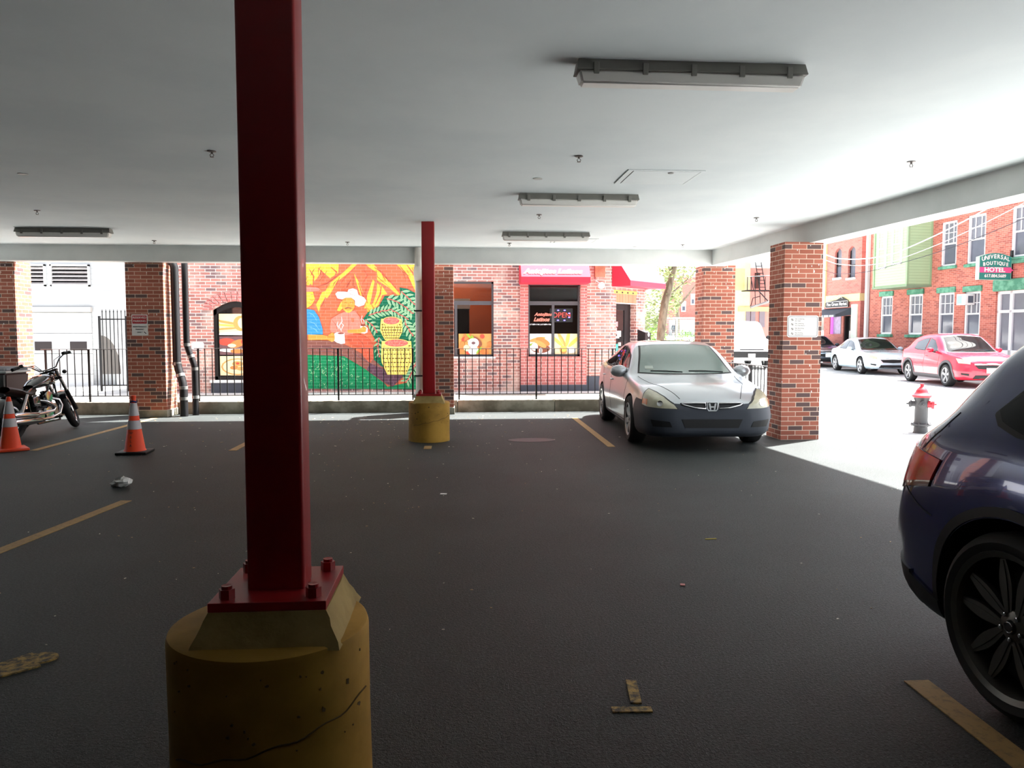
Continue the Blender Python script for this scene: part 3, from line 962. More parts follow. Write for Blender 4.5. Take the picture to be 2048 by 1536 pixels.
for sg in (1, -1):
    P_ = [c.surf((0, sg * y, z), FRT, .02)[0] for y, z in ((.085, .565), (.22, .577), (.36, .60), (.385, .614), (.36, .624), (.22, .624), (.085, .622))]
    b.tube(P_, .011, M_STEEL, 8, closed=True)
b.build('chrome_bar', gr, 50)
b = MB()
q, nn = c.surf((0, 0, .59), FRT, .018)
Me = T(q.x, 0, .592) @ RZ(90) @ MXZ @ Matrix.Diagonal((1, 1, 1, 1))
Me = T(q.x, 0, .592) @ Matrix(((0, 0, 1, 0), (1, 0, 0, 0), (0, 1, 0, 0), (0, 0, 0, 1)))
ring = [(-.068, .05), (-.05, .056), (.05, .056), (.068, .05), (.064, -.03), (.048, -.052), (-.048, -.052), (-.064, -.03)]
M_BADGE = pm('badge_silver', (206, 208, 210), .3, metal=.35)
b.tube([Me @ V((p[0], p[1], .006)) for p in ring], .008, M_BADGE, 8, closed=True)
b.prism([(-.05, .042), (-.03, .042), (-.022, .006), (.022, .006), (.03, .042), (.05, .042), (.034, -.04), (.018, -.04), (.02, -.012), (-.02, -.012), (-.018, -.04), (-.034, -.04)], .014, M_BADGE, Me)
b.build('badge', gr, 40)
seamm = pm('panel_gap_dark', (40, 40, 42), 0.7)
for mir in (False, True):
    c.seam(None, [(1.02, 0, .86), (.98, 0, .6), (1.0, 0, .28)], LFT, .008, seamm, mir)
    c.seam(None, [(-.375, 0, .96), (-.38, 0, .6), (-.38, 0, .27)], LFT, .008, seamm, mir)
    c.seam(None, [(-1.42, 0, .95), (-1.2, 0, .75), (-1.02, 0, .45), (-.98, 0, .28)], LFT, .008, seamm, mir)
    c.seam(None, [(1.0, 0, .27), (-.98, 0, .27)], LFT, .012, seamm, mir)
    c.seam(None, [(.98, .70, 0), (1.6, .62, 0), (2.05, .46, 0), (2.24, .39, 0)], TOP, .008, seamm, mir)
for sx in (1.37, -1.37):
    for sg in (1, -1):
        c.wheel(sx, .80 * sg, .33, .215, .225, (7, 'wide'), M_ALLOY)
c.mirror_pair(.62, .92, .965, 1.15, P_SILV)
c.handle(-.22, .80, P_SILV); c.handle(-1.12, .83, P_SILV)
for y0, y1 in ((.55, .05), (-.05, -.5)):
    b = MB()
    P_ = [c.surf((0, y0, .955), FRT, .012)[0], c.surf((0, (y0 + y1) / 2, .965), FRT, .016)[0], c.surf((0, y1, .97), FRT, .012)[0]]
    b.tube(P_, .008, M_BLACK, 6)
    b.build('wiper', c.t)
c.part('inspection_sticker', [(YZ((-.57, 1.0), (-.45, .998)), YZ((-.56, 1.04), (-.445, 1.04)), FRT, .009, pm('sticker', (170, 180, 170), .5), dict(n=4, k=3))])
c.part('sunroof', [([(-.15, -.36, 0), (-.15, .36, 0)], [(-.62, -.36, 0), (-.62, .36, 0)], TOP, .004, G_SIDE, dict(n=8, k=6))])

# ---- dark blue crossover whose tail stands close by
P_NAVY = pm('navy_paint', (30, 36, 96), 0.14, metal=0.3, coat=1.0, var=0.06, scale=2, spec=0.6)
st = [(2.28, .34, .44, .50, .52, .48, .70, .34, .74, .75),
      (2.20, .27, .66, .72, .54, .68, .78, .48, .83, .84),
      (2.0, .24, .80, .86, .58, .79, .86, .58, .915, .94),
      (1.35, .23, .85, .91, .64, .85, .98, .66, 1.02, 1.06),
      (1.1, .23, .86, .915, .66, .86, 1.0, .70, 1.10, 1.14),
      (.75, .23, .86, .918, .68, .87, 1.02, .68, 1.33, 1.39),
      (.35, .23, .86, .92, .68, .87, 1.03, .655, 1.50, 1.57),
      (-.1, .23, .86, .92, .68, .875, 1.03, .645, 1.565, 1.635),
      (-.8, .23, .86, .92, .70, .88, 1.04, .64, 1.555, 1.63),
      (-1.35, .23, .86, .918, .74, .885, 1.05, .63, 1.54, 1.615),
      (-1.62, .22, .85, .915, .76, .875, 1.045, .62, 1.465, 1.555),
      (-1.80, .21, .84, .905, .77, .86, 1.04, .625, 1.33, 1.41),
      (-1.98, .22, .83, .89, .76, .84, 1.02, .64, 1.17, 1.22),
      (-2.14, .24, .81, .87, .72, .80, .985, .62, 1.065, 1.09),
      (-2.26, .27, .76, .825, .66, .74, .94, .56, .985, 1.0),
      (-2.34, .30, .69, .775, .58, .66, .88, .50, .92, .93),
      (-2.39, .33, .58, .67, .55, .56, .80, .44, .85, .86),
      (-2.41, .37, .48, .57, .55, .46, .74, .36, .79, .80)]
ar = [(x, .36, .425, y0, y1) for x in (1.35, -1.35) for y0, y1 in ((.5, 1.2), (-1.2, -.5))]
GX = lambda x: x if x > -1.78 else -1.78 + (x + 1.78) * .70
st = [(GX(s_[0]),) + s_[1:] for s_ in st]
AC = 4.5
cA, sA = math.cos(R(AC)), math.sin(R(AC))
c = Car('blue_crossover', 'dark navy crossover standing close by, only its tail quarter in view', (2.12 + .915 * cA + 1.35 * sA, 2.70 + .915 * sA - 1.35 * cA, 0), -90 + AC, st, P_NAVY, ar, step=0.03, ns=8)
c.xmap = GX
G_BLK = pm('privacy_glass', (10, 11, 12), 0.05, spec=0.35)
glazing(c, [([(.80, 1.08), (.3, 1.085), (-.18, 1.09)], [(.78, 1.10), (.5, 1.30), (.25, 1.40), (-.18, 1.49)]),
            ([(-.28, 1.09), (-.7, 1.095), (-1.05, 1.10)], [(-.28, 1.495), (-.7, 1.485), (-1.05, 1.46)]),
            ([(-1.12, 1.10), (-1.36, 1.115), (-1.48, 1.15), (-1.52, 1.19)], [(-1.12, 1.45), (-1.26, 1.40), (-1.40, 1.30), (-1.52, 1.20)])],
        ([(-.72, 1.09), (0, 1.07), (.72, 1.09)], [(-.58, 1.50), (0, 1.54), (.58, 1.50)]),
        ([(-.58, 1.10), (0, 1.11), (.58, 1.10)], [(-.52, 1.42), (0, 1.50), (.52, 1.42)]), G_BLK, G_BLK, G_BLK)
L_TAIL = pm('tail_lamp_red', (250, 44, 42), 0.14, spec=0.4, coat=0.25, var=0.3, scale=18)
L_TAILD = pm('tail_lamp_smoke', (126, 62, 58), 0.1, spec=0.5, coat=0.5, var=0.3, scale=10)
for mir in (False, True):
    tl = c.part('tail_lamp', [([(-2.33, .60, .80), (-2.27, .72, .79), (-2.17, .82, .795), (-1.83, .90, .855)], [(-2.25, .56, .975), (-2.17, .70, .98), (-2.08, .80, .975), (-1.76, .88, .95)], (-.72, .69, .15), .008, L_TAIL, dict(n=20, k=12, mirror=mir))])
    c.part('smoked_lens', [([(-2.30, .64, .77), (-2.17, .81, .765), (-1.84, .90, .825)], [(-2.30, .64, .80), (-2.17, .82, .795), (-1.83, .90, .855)], (-.72, .69, .15), .007, L_TAILD, dict(n=16, k=3, mirror=mir))], tl)
    c.part('arch_trim', [(XZ(*[(-1.35 + .43 * math.cos(R(a)), .36 + .43 * math.sin(R(a))) for a in range(-12, 193, 8)]), XZ(*[(-1.35 + .47 * math.cos(R(a)), .36 + .47 * math.sin(R(a))) for a in range(-12, 193, 8)]), LFT, .006, M_BLACK, dict(n=40, k=2, mirror=mir))])
spec = [([(-2.40, -.58, .34), (-2.40, .58, .34)], [(-2.40, -.58, .50), (-2.40, .58, .50)], REAR, .012, M_BLACK, dict(n=20, k=4))]
for mir in (False, True):
    spec.append(([(-2.38, .62, .31), (-2.1, .86, .25)], [(-2.40, .62, .47), (-2.1, .88, .40)], DGR, .012, M_BLACK, dict(n=12, k=4, mirror=mir)))
    spec.append((XZ((-2.16, .255), (-1.79, .22)), XZ((-2.16, .405), (-1.775, .32)), LFT, .012, M_BLACK, dict(n=8, k=4, mirror=mir)))
c.part('lower_bumper', spec)
for mir in (False, True):
    c.seam(None, [(-1.80, 0, .70), (-1.95, 0, .73), (-2.14, 0, .80)], LFT, .006, seamm, mir)
    c.seam(None, [(-2.03, .9, .985), (-1.9, .9, 1.08), (-1.85, .9, 1.16)], (-.5, .86, 0), .006, seamm, mir)
    c.seam(None, [(-.23, 0, 1.05), (-.25, 0, .4)], LFT, .006, seamm, mir)
    c.seam(None, [(-1.08, 0, 1.07), (-1.0, 0, .85), (-.9, 0, .5)], LFT, .006, seamm, mir)
M_DALLOY = pm('dark_alloy', (96, 93, 88), 0.32, metal=0.8, var=0.1)
for sx in (1.35, -1.35):
    for sg in (1, -1):
        c.wheel(sx, .80 * sg, .365, .225, .288, (5, 'twin'), M_DALLOY, M_BLACK)
c.mirror_pair(.72, 1.02, 1.12, 1.1, P_NAVY)
c.handle(-.1, .93, P_NAVY); c.handle(-1.0, .95, P_NAVY)

# ---- cars along the street
def street_car(name, label, loc, rz, H, L, wb, paint, cladding=None, rim=None, style=(5, 'wide'), kind='suv', wr=.33, plate=True, grp=None):
    hw = .88
    f, r_ = L / 2 + .02, -L / 2 - .02
    hood = .98 if kind == 'suv' else .90
    belt = 1.0 if kind == 'suv' else .92
    z = lambda k: H * k
    xw = wb / 2
    if kind == 'suv':
        top = [(xw - .30, .68, hood + .06, hood + .10), (xw - .75, .66, z(.83), z(.865)), (xw - 1.15, .62, z(.945), z(.985)), (-.2, .60, z(.965), z(1.0)), (-xw + .45, .59, z(.95), z(.985)), (-xw - .05, .585, z(.90), z(.94)), (-xw - .42, .59, z(.77), z(.81))]
    else:
        top = [(xw - .30, .68, hood + .05, hood + .08), (xw - .85, .64, z(.85), z(.885)), (xw - 1.25, .60, z(.95), z(.985)), (-.25, .585, z(.965), z(1.0)), (-xw + .55, .58, z(.93), z(.965)), (-xw + .05, .60, z(.80), z(.84)), (-xw - .35, .62, z(.70), z(.73))]
    st = [(f, .30, .46, .54, .48, .50, hood - .30, .32, hood - .27, hood - .26),
          (f - .08, .25, .66, .72, .50, .66, hood - .22, .46, hood - .18, hood - .165),
          (f - .30, .22, .78, .84, .52, .77, hood - .13, .56, hood - .08, hood - .05),
          (xw, .20, .83, hw, .58, .82, hood - .05, .62, hood - .005, hood + .02)]
    for x, wr_, zr, zt in top: st.append((x, .20, .84, hw + .01, .62, .845, belt - (.03 if x > xw - .5 else 0), wr_, zr, zt))
    zl = belt if kind != 'suv' else belt + .05
    st += [(r_ + .12, .28, .72, .79, .62, .72, zl - .06, .54, zl - .01, zl + .01), (r_, .36, .54, .62, .62, .54, zl - .16, .42, zl - .12, zl - .11)]
    ar = [(x, wr, wr + .045, y0, y1) for x in (xw, -xw) for y0, y1 in ((.5, 1.2), (-1.2, -.5))]
    c = Car(name, label, loc, rz, st, paint, ar, step=0.06, ns=4, group=grp)
    t1 = H * .90
    if kind == 'suv':
        sides = [([(xw - .62, belt + .055), (-.12, belt + .06)], [(xw - .70, belt + .12), (xw - 1.05, t1 - .07), (-.12, t1)]),
                 ([(-.2, belt + .06), (-.75, belt + .08), (-1.0, belt + .12)], [(-.2, t1), (-.6, t1 - .03), (-1.0, t1 - .13)])]
    else:
        sides = [([(xw - .62, belt + .05), (-.15, belt + .055)], [(xw - .72, belt + .10), (xw - 1.1, t1 - .08), (-.15, t1)]),
                 ([(-.23, belt + .055), (-.7, belt + .065), (-1.0, belt + .085)], [(-.23, t1), (-.6, t1 - .03), (-1.0, belt + .19)])]
    glazing(c, sides, ([(-.68, hood + .05), (0, hood + .04), (.68, hood + .05)], [(-.54, H * .925), (0, H * .955), (.54, H * .925)]),
            ([(-.54, belt + .1), (0, belt + .1), (.54, belt + .1)], [(-.5, H * .88), (0, H * .92), (.5, H * .88)]), M_GLASSD, pm(name + '_windshield', (22, 25, 27), .03, spec=.22, var=.35, scale=3), M_GLASSD)
    for mir in (False, True):
        c.part('headlight', [([(f - .12, .50, hood - .30), (f - .28, .76, hood - .27)], [(f - .16, .48, hood - .20), (f - .42, .78, hood - .13)], (.8, .6, .1), .012, L_HEAD, dict(n=10, k=5, mirror=mir))])
        if cladding:
            for ax in (xw, -xw):
                a0 = range(-14, 195, 8)
                c.part('arch_cladding', [(XZ(*[(ax + (wr + .045) * math.cos(R(a)), wr + (wr + .045) * math.sin(R(a))) for a in a0]), XZ(*[(ax + (wr + .12) * math.cos(R(a)), wr + (wr + .12) * math.sin(R(a))) for a in a0]), LFT, .012, cladding, dict(n=28, k=2, mirror=mir))])
            c.part('sill_cladding', [(XZ((xw - wr - .06, .22), (-xw + wr + .06, .22)), XZ((xw - wr - .07, .34), (-xw + wr + .07, .34)), LFT, .012, cladding, dict(n=16, k=3, mirror=mir))])
    g = c.part('grille', [(YZ((-.36, hood - .42), (0, hood - .44), (.36, hood - .42)), YZ((-.46, hood - .32), (0, hood - .31), (.46, hood - .32)), FRT, .010, M_MESHD, dict(n=16, k=4))])
    c.part('chrome_bar', [(YZ((-.48, hood - .31), (0, hood - .30), (.48, hood - .31)), YZ((-.48, hood - .275), (0, hood - .255), (.48, hood - .275)), FRT, .014, M_STEEL, dict(n=16, k=2))], g)
    if plate:
        b = MB(); q, nn = c.surf((0, 0, .50), FRT, .02)
        b.box(q.x, q.x + .01, -.155, .155, .44, .59, M_SIGNW, bev=.003); b.build('number_plate', c.t)
    c.part('lower_grille', [(YZ((-.50, .28), (.50, .28)), YZ((-.44, .38), (.44, .38)), FRT, .010, M_MESHD, dict(n=14, k=3))])
    for mir in (False, True):
        c.part('fog_light', [([(f - .1, .56, .36), (f - .2, .72, .39)], [(f - .1, .55, .42), (f - .2, .73, .44)], (.85, .52, 0), .012, M_MESHD, dict(n=6, k=3, mirror=mir))])
    for mir in (False, True):
        c.seam(None, [(-.16, 0, belt), (-.17, 0, .35)], LFT, .008, seamm, mir)
        c.seam(None, [(xw - .45, 0, belt - .06), (xw - .5, 0, .35)], LFT, .008, seamm, mir)
    for sx in (xw, -xw):
        for sg in (1, -1): c.wheel(sx, .775 * sg, wr, .2, wr - .105, style, rim or M_ALLOY)
    c.mirror_pair(xw - .78, .99, belt + .07, .95, paint)
    c.handle(-.02, belt - .12, paint)
    return c
P_HRV = pm('red_car_paint', (196, 26, 52), 0.25, coat=0.5, var=0.04, scale=2)
P_PALE = pm('pale_blue_paint', (196, 216, 226), 0.25, metal=0.3, coat=0.8, var=0.03)
P_DK = pm('dark_car_paint', (64, 68, 78), 0.25, metal=0.4, coat=0.8, var=0.05)
P_WH = pm('white_car_paint', (232, 232, 232), 0.3, coat=0.7, var=0.03)
M_CLAD = pm('grey_cladding', (74, 72, 76), 0.7)
M_TWO = pm('machined_alloy', (130, 130, 132), 0.35, metal=0.6, var=0.1)
def placed(contact_mid, fwd, half):
    rz = math.degrees(math.atan2(fwd[1], fwd[0]))
    return rz
street_car('red_crossover', 'bright red compact crossover with grey wheel arches parked across the street', (15.55, 22.42, -.03), -100, 1.58, 4.30, 2.61, P_HRV, M_CLAD, M_TWO, (5, 'wide'), 'suv', .335)
street_car('pale_sedan', 'pale blue coupe shaped sedan parked behind the red crossover', (16.86, 29.68, -.03), -98.3, 1.45, 4.55, 2.72, P_PALE, None, M_ALLOY, (5, 'wide'), 'sedan', .335, plate=False)
street_car('dark_sedan', 'dark grey car parked at the rear of the pale blue sedan', (16.95, 34.9, .06), -97, 1.45, 4.5, 2.7, P_DK, None, M_ALLOY, (5, 'wide'), 'sedan', .33)

# white pickup-like van facing the camera between the two street pillars
st = [(2.75, .48, .72, .84, .60, .84, .78, .55, .80, .81), (2.70, .40, .80, .93, .62, .93, 1.02, .62, 1.10, 1.11), (2.5, .34, .84, .96, .68, .95, 1.12, .68, 1.19, 1.22),
      (1.75, .32, .88, .98, .74, .96, 1.2, .74, 1.26, 1.30), (1.45, .32, .88, .98, .74, .96, 1.22, .80, 1.42, 1.46), (.95, .32, .88, .98, .74, .96, 1.24, .78, 1.92, 1.98), (.6, .32, .88, .98, .74, .96, 1.25, .77, 2.03, 2.10),
      (-1.5, .32, .88, .98, .74, .96, 1.25, .77, 2.05, 2.12), (-2.7, .34, .86, .97, .74, .95, 1.25, .77, 2.0, 2.07), (-2.8, .5, .8, .9, .74, .88, 1.2, .7, 1.9, 1.95)]
ar = [(x, .38, .44, y0, y1) for x in (1.8, -1.7) for y0, y1 in ((.5, 1.3), (-1.3, -.5))]
c = Car('white_van', 'big white van with a black front bumper facing the lot from the street', (13.15, 34.4, .04), -99, st, P_WH, ar, step=.08, ns=4, cat='van')
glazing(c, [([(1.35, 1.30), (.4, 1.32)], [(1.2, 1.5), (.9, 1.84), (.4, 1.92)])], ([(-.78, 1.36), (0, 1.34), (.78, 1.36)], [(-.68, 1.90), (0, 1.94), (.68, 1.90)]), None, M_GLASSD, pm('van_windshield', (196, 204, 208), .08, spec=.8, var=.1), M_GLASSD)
c.part('front_bumper', [(YZ((-.78, .48), (.78, .48)), YZ((-.78, .74), (.78, .74)), FRT, .02, M_BLACK, dict(n=16, k=5))])
c.part('grille', [(YZ((-.5, .80), (.5, .80)), YZ((-.5, .84), (.5, .84)), FRT, .015, M_BLACK, dict(n=10, k=2))])
for mir in (False, True): c.part('headlight', [([(2.7, .6, .85), (2.6, .9, .86)], [(2.7, .6, 1.02), (2.55, .92, 1.05)], (.9, .4, 0), .012, L_HEAD, dict(n=6, k=4, mirror=mir))])
b = MB(); q, nn = c.surf((0, 0, .60), FRT, .03); b.box(q.x, q.x + .01, -.155, .155, .50, .65, M_SIGNW, bev=.003); b.build('number_plate', c.t)
for sx in (1.8, -1.7):
    for sg in (1, -1): c.wheel(sx, .84 * sg, .38, .22, .24, (6, 'slim'), M_ALLOY)
c.mirror_pair(1.2, 1.12, 1.36, 1.3, M_BLACK)
# ------------------------------------------------------------------ motorcycle
P_MC = pm('motorcycle_black_paint', (20, 20, 26), 0.12, coat=1.0, spec=0.7)
M_LEATH = pm('seat_leather', (62, 44, 38), 0.5, bump=.15, scale=12)
M_ENG = pm('engine_black', (34, 33, 34), 0.45, metal=0.5)
t = thing('motorcycle', 'black cruiser motorcycle with brown seat leaning on its stand by the curb', 'motorcycle', (-6.26, 11.78, 0), 86)
t.rotation_euler = (R(-7), 0, R(86)); t.scale = (.94, .94, .94)
def mc(name, b, smooth=45, parent=None): return b.build(name, parent or t, smooth)
MW = lambda x, z, extra=Matrix(): T(x, 0, z) @ extra @ RX(-90)
def mc_wheel(x, z, r, w, rr, M0, nm):
    b = MB(); M = M0 @ T(x, 0, z) @ RX(-90)
    h = w / 2
    b.lathe([(rr, -h * .6), (rr + .02, -h * .9), (r - .04, -h), (r - .012, -h * .6), (r, 0), (r - .012, h * .6), (r - .04, h), (rr + .02, h * .9), (rr, h * .6), (rr, -h * .6)], M_RUB, 40, M)
    w_ = mc('wheel', b)
    b = MB()
    b.lathe([(rr + .004, -h * .6), (rr + .004, h * .6), (rr - .025, h * .45), (rr - .025, -h * .45), (rr + .004, -h * .6)], M_STEEL, 36, M)
    b.lathe([(0, -.05), (.05, -.05), (.035, -.03), (.035, .03), (.05, .05), (0, .05)], M_STEEL, 20, M)
    for k in range(16):
        a = 2 * math.pi * k / 16
        s_ = .02 if k % 2 else -.02
        b.tube([M @ V((.045 * math.cos(a + .5), .045 * math.sin(a + .5), s_)), M @ V((rr - .01, 0, 0)) if False else M @ V(((rr - .01) * math.cos(a), (rr - .01) * math.sin(a), 0))], .004, M_STEEL, 5)
    mc('rim', b, 40, w_)
mc_wheel(-.74, .32, .32, .15, .21, Matrix(), 'rear')
# steering group turned on the raked axis
AX0 = V((.44, 0, .93)); AX1 = V((.79, 0, .33))
ST = Matrix.Translation(AX0) @ Matrix.Rotation(R(26), 4, (AX0 - AX1).normalized()) @ Matrix.Translation(-AX0)
mc_wheel(.80, .33, .33, .11, .235, ST, 'front')
b = MB()
for sg in (1, -1):
    b.tube([ST @ V((.40, sg * .1, 1.0)), ST @ V((.62, sg * .1, .62))], .026, M_STEEL, 10)
    b.tube([ST @ V((.61, sg * .1, .64)), ST @ V((.81, sg * .1, .30))], .034, M_ENG, 10)
b.box(.34, .48, -.13, .13, .985, 1.01, M_ENG, ST, bev=.006); b.box(.43, .53, -.13, .13, .84, .87, M_ENG, ST, bev=.006)
mc('fork', b)
b = MB()
rows = []
for i in range(11):
    a = R(20 + 13 * i)
    rows.append([ST @ V((.80 + .36 * math.cos(a), y, .33 + .36 * math.sin(a) - .02 * abs(y) * 8)) for y in (-.07, -.05, 0, .05, .07)])
b.grid(rows, P_MC); mc('front_fender', b)
b = MB()
b.lathe([(0, -.10), (.05, -.095), (.085, -.03), (.092, .03), (.094, .06), (0, .06)], P_MC, 24, ST @ T(.56, 0, .93) @ RY(90))
hl = mc('headlight', b)
b = MB(); b.lathe([(0, .075), (.05, .07), (.088, .055), (.088, .05), (0, .05)], L_HEAD, 24, ST @ T(.56, 0, .93) @ RY(90)); mc('lens', b, 40, hl)
b = MB()
for sg in (1, -1):
    b.tube([ST @ V(p) for p in ((.40, 0, 1.03), (.40, sg * .12, 1.04), (.37, sg * .22, 1.15), (.28, sg * .33, 1.19), (.12, sg * .42, 1.17))], .0125, M_STEEL, 10)
hb = mc('handlebar', b)
for sg in (1, -1):
    b = MB()
    b.tube([ST @ V((.24, sg * .355, 1.187)), ST @ V((.11, sg * .425, 1.168))], .026, M_RUB, 10)
    mc('grip', b, 45, hb)
for sg in (1, -1):
    b = MB()
    b.box(.25, .31, sg * .32 - .03, sg * .32 + .03, 1.17, 1.225, M_BLACK, ST, bev=.012)
    b.tube([ST @ V((.30, sg * .3, 1.18)), ST @ V((.25, sg * .38, 1.165)), ST @ V((.16, sg * .45, 1.15))], .006, M_STEEL, 6)
    mc('brake_lever', b, 45, hb)
for sg in (1, -1):
    b = MB(); b.blob((.47, sg * .2, .93), (.05, .035, .035), M_BLACK, ST); mc('turn_signal', b)
for (sg, ys) in ((1, .16), (-1, .13), (1, .2)):
    b = MB()
    b.tube([ST @ V((.30, sg * ys * 2, 1.18)), ST @ V((.44, sg * ys, 1.16)), ST @ V((.47, sg * .08, 1.02)), V((.40, 0, .86))], .006, M_BLACK, 6)
    mc('cable', b)
# tank, seat, fender
b = MB()
rows = []
for i in range(13):
    u = i / 12
    x = .42 - .62 * u
    wd = .03 + .125 * math.sin(math.pi * min(1, .10 + u * .80)) ** .7
    zt = .93 - .14 * u ** 1.5 + .05 * math.sin(math.pi * u)
    zb = .80 - .05 * u
    row = []
    for k in range(17):
        a = 2 * math.pi * k / 16
        cz = (zt + zb) / 2; hz = (zt - zb) / 2 + .02
        row.append(V((x, wd * math.copysign(abs(math.cos(a)) ** .8, math.cos(a)), cz + hz * math.copysign(abs(math.sin(a)) ** .9, math.sin(a)))))
    rows.append(row)
b.grid(rows, P_MC)
bmesh.ops.remove_doubles(b.bm, verts=b.bm.verts, dist=.0005)
mc('fuel_tank', b, 60)
b = MB()
rows = []
for i in range(15):
    u = i / 14
    x = -.16 - .62 * u
    wd = .10 + .055 * math.sin(math.pi * min(1, u * .9 + .08))
    zt = .76 - .05 * math.sin(math.pi * min(1, u * 1.6)) + (.06 * max(0, u - .55) / .45)
    row = []
    for k in range(13):
        a = 2 * math.pi * k / 12
        row.append(V((x, wd * math.cos(a), zt - .045 + .05 * math.sin(a))))
    rows.append(row)
b.grid(rows, M_LEATH); b.bm.faces.new([v for v in b.bm.verts][:12]) if False else None
mc('seat', b, 60)
b = MB(); rows = []
for i in range(13):
    a = R(40 + 13 * i)
    rows.append([V((-.74 + .37 * math.cos(a), y, .32 + .37 * math.sin(a) - abs(y) * .35)) for y in (-.115, -.08, 0, .08, .115)])
b.grid(rows, P_MC); mc('rear_fender', b, 60)
b = MB(); b.blob((-1.06, 0, .56), (.03, .05, .04), L_TAIL); mc('tail_light', b)
# frame and engine
b = MB()
for sg in (1, -1):
    b.tube([(.42, sg * .03, .86), (.36, sg * .10, .50), (.28, sg * .13, .20), (-.30, sg * .13, .19), (-.44, sg * .13, .36), (-.46, sg * .12, .66), (-.2, sg * .06, .76), (.40, sg * .03, .84)], .017, P_MC, 8)
    b.tube([(-.44, sg * .14, .34), (-.74, sg * .15, .32)], .022, P_MC, 8)
mc('frame', b)
for sg in (1, -1):
    b = MB(); b.tube([(-.50, sg * .16, .66), (-.72, sg * .16, .36)], .03, M_STEEL, 10); mc('shock', b)
b = MB()
b.box(-.26, .22, -.12, .12, .22, .44, M_ENG, bev=.04, seg=3)
b.lathe([(0, 0), (.10, 0), (.115, .03), (.10, .06), (0, .065)], M_STEEL, 24, T(-.02, -.11, .33) @ RX(90))
b.lathe([(0, 0), (.075, 0), (.08, .03), (.06, .05), (0, .05)], M_STEEL, 24, T(-.2, -.11, .32) @ RX(90))
eng = mc('engine', b)
for x, an, nm in ((.13, 24, 0), (-.10, -22, 1)):
    b = MB()
    Mc = T(x, 0, .42) @ RY(an)
    for k in range(8): b.box(-.075, .075, -.075, .075, .02 + k * .026, .034 + k * .026, M_ENG, Mc, bev=.003)
    b.box(-.055, .055, -.055, .055, .0, .24, M_ALLOY, Mc); b.box(-.07, .07, -.07, .07, .225, .28, M_STEEL, Mc, bev=.02, seg=3)
    mc('cylinder', b, 45, eng)
b = MB(); b.lathe([(0, 0), (.085, 0), (.09, .03), (.08, .06), (0, .065)], M_STEEL, 28, T(.02, -.12, .60) @ RX(90)); mc('air_cleaner', b)
ex = MB()
ex.tube([(.2, -.08, .56), (.30, -.15, .52), (.32, -.17, .42), (.22, -.18, .30), (0, -.18, .25), (-.3, -.19, .25)], .024, M_STEEL, 12)
ex.tube([(-.15, -.08, .56), (-.05, -.16, .52), (.06, -.18, .46), (.12, -.185, .40), (.05, -.19, .36), (-.2, -.2, .345), (-.4, -.2, .34)], .024, M_STEEL, 12)
ex.tube([(-.28, -.19, .25), (-.34, -.195, .25), (-.95, -.21, .27), (-1.0, -.21, .272)], [.026, .046, .05, .04], M_STEEL, 16)
ex.tube([(-.36, -.2, .34), (-.42, -.205, .34), (-.92, -.21, .37), (-.97, -.21, .372)], [.026, .044, .048, .04], M_STEEL, 16)
mc('exhaust', ex)
for y0 in (-.16, .12):
    b = MB(); b.box(-.36, -.18, y0, y0 + .04, .46, .62, P_MC, bev=.02); mc('side_cover', b)
b = MB(); b.tube([(-.1, .12, .2), (-.16, .30, .045)], .012, M_STEEL, 8); mc('kickstand', b)
for sg in (1, -1):
    b = MB(); b.tube([(.12, sg * .12, .24), (.14, sg * .26, .25)], .016, M_RUB, 8); mc('foot_peg', b)

# ------------------------------------------------------------------ storage bin behind the motorcycle
M_BIN = pm('grey_bin_plastic', (92, 96, 98), 0.5)
M_BIN2 = pm('maroon_bin_body', (58, 34, 36), 0.5)
t = thing('storage_bin', 'dark grey bin with a pale rim standing behind the motorcycle', 'bin', (-7.45, 12.55, 0))
b = MB(); b.taper(-.36, .36, -.28, .28, 0, -.42, .42, -.33, .33, .90, M_BIN2); bmesh.ops.bevel(b.bm, geom=list(b.bm.edges), offset=.03, segments=2, affect='EDGES'); b.build('body', t, 40)
b = MB(); b.box(-.44, .44, -.35, .35, .90, .935, pm('bin_rim', (186, 190, 190), .4), bev=.012); b.build('rim', t, 40)
b = MB(); b.taper(-.43, .43, -.34, .34, .93, -.38, .38, -.26, .30, .99, M_BIN); bmesh.ops.bevel(b.bm, geom=list(b.bm.edges), offset=.02, segments=2, affect='EDGES'); b.build('lid', t, 40)
b = MB(); b.taper(-.37, .39, -.335, -.30, .42, -.38, .40, -.352, -.30, .88, M_BIN); b.box(-.02, .16, -.365, -.345, .60, .65, M_SIGNW); b.build('front_panel', t)

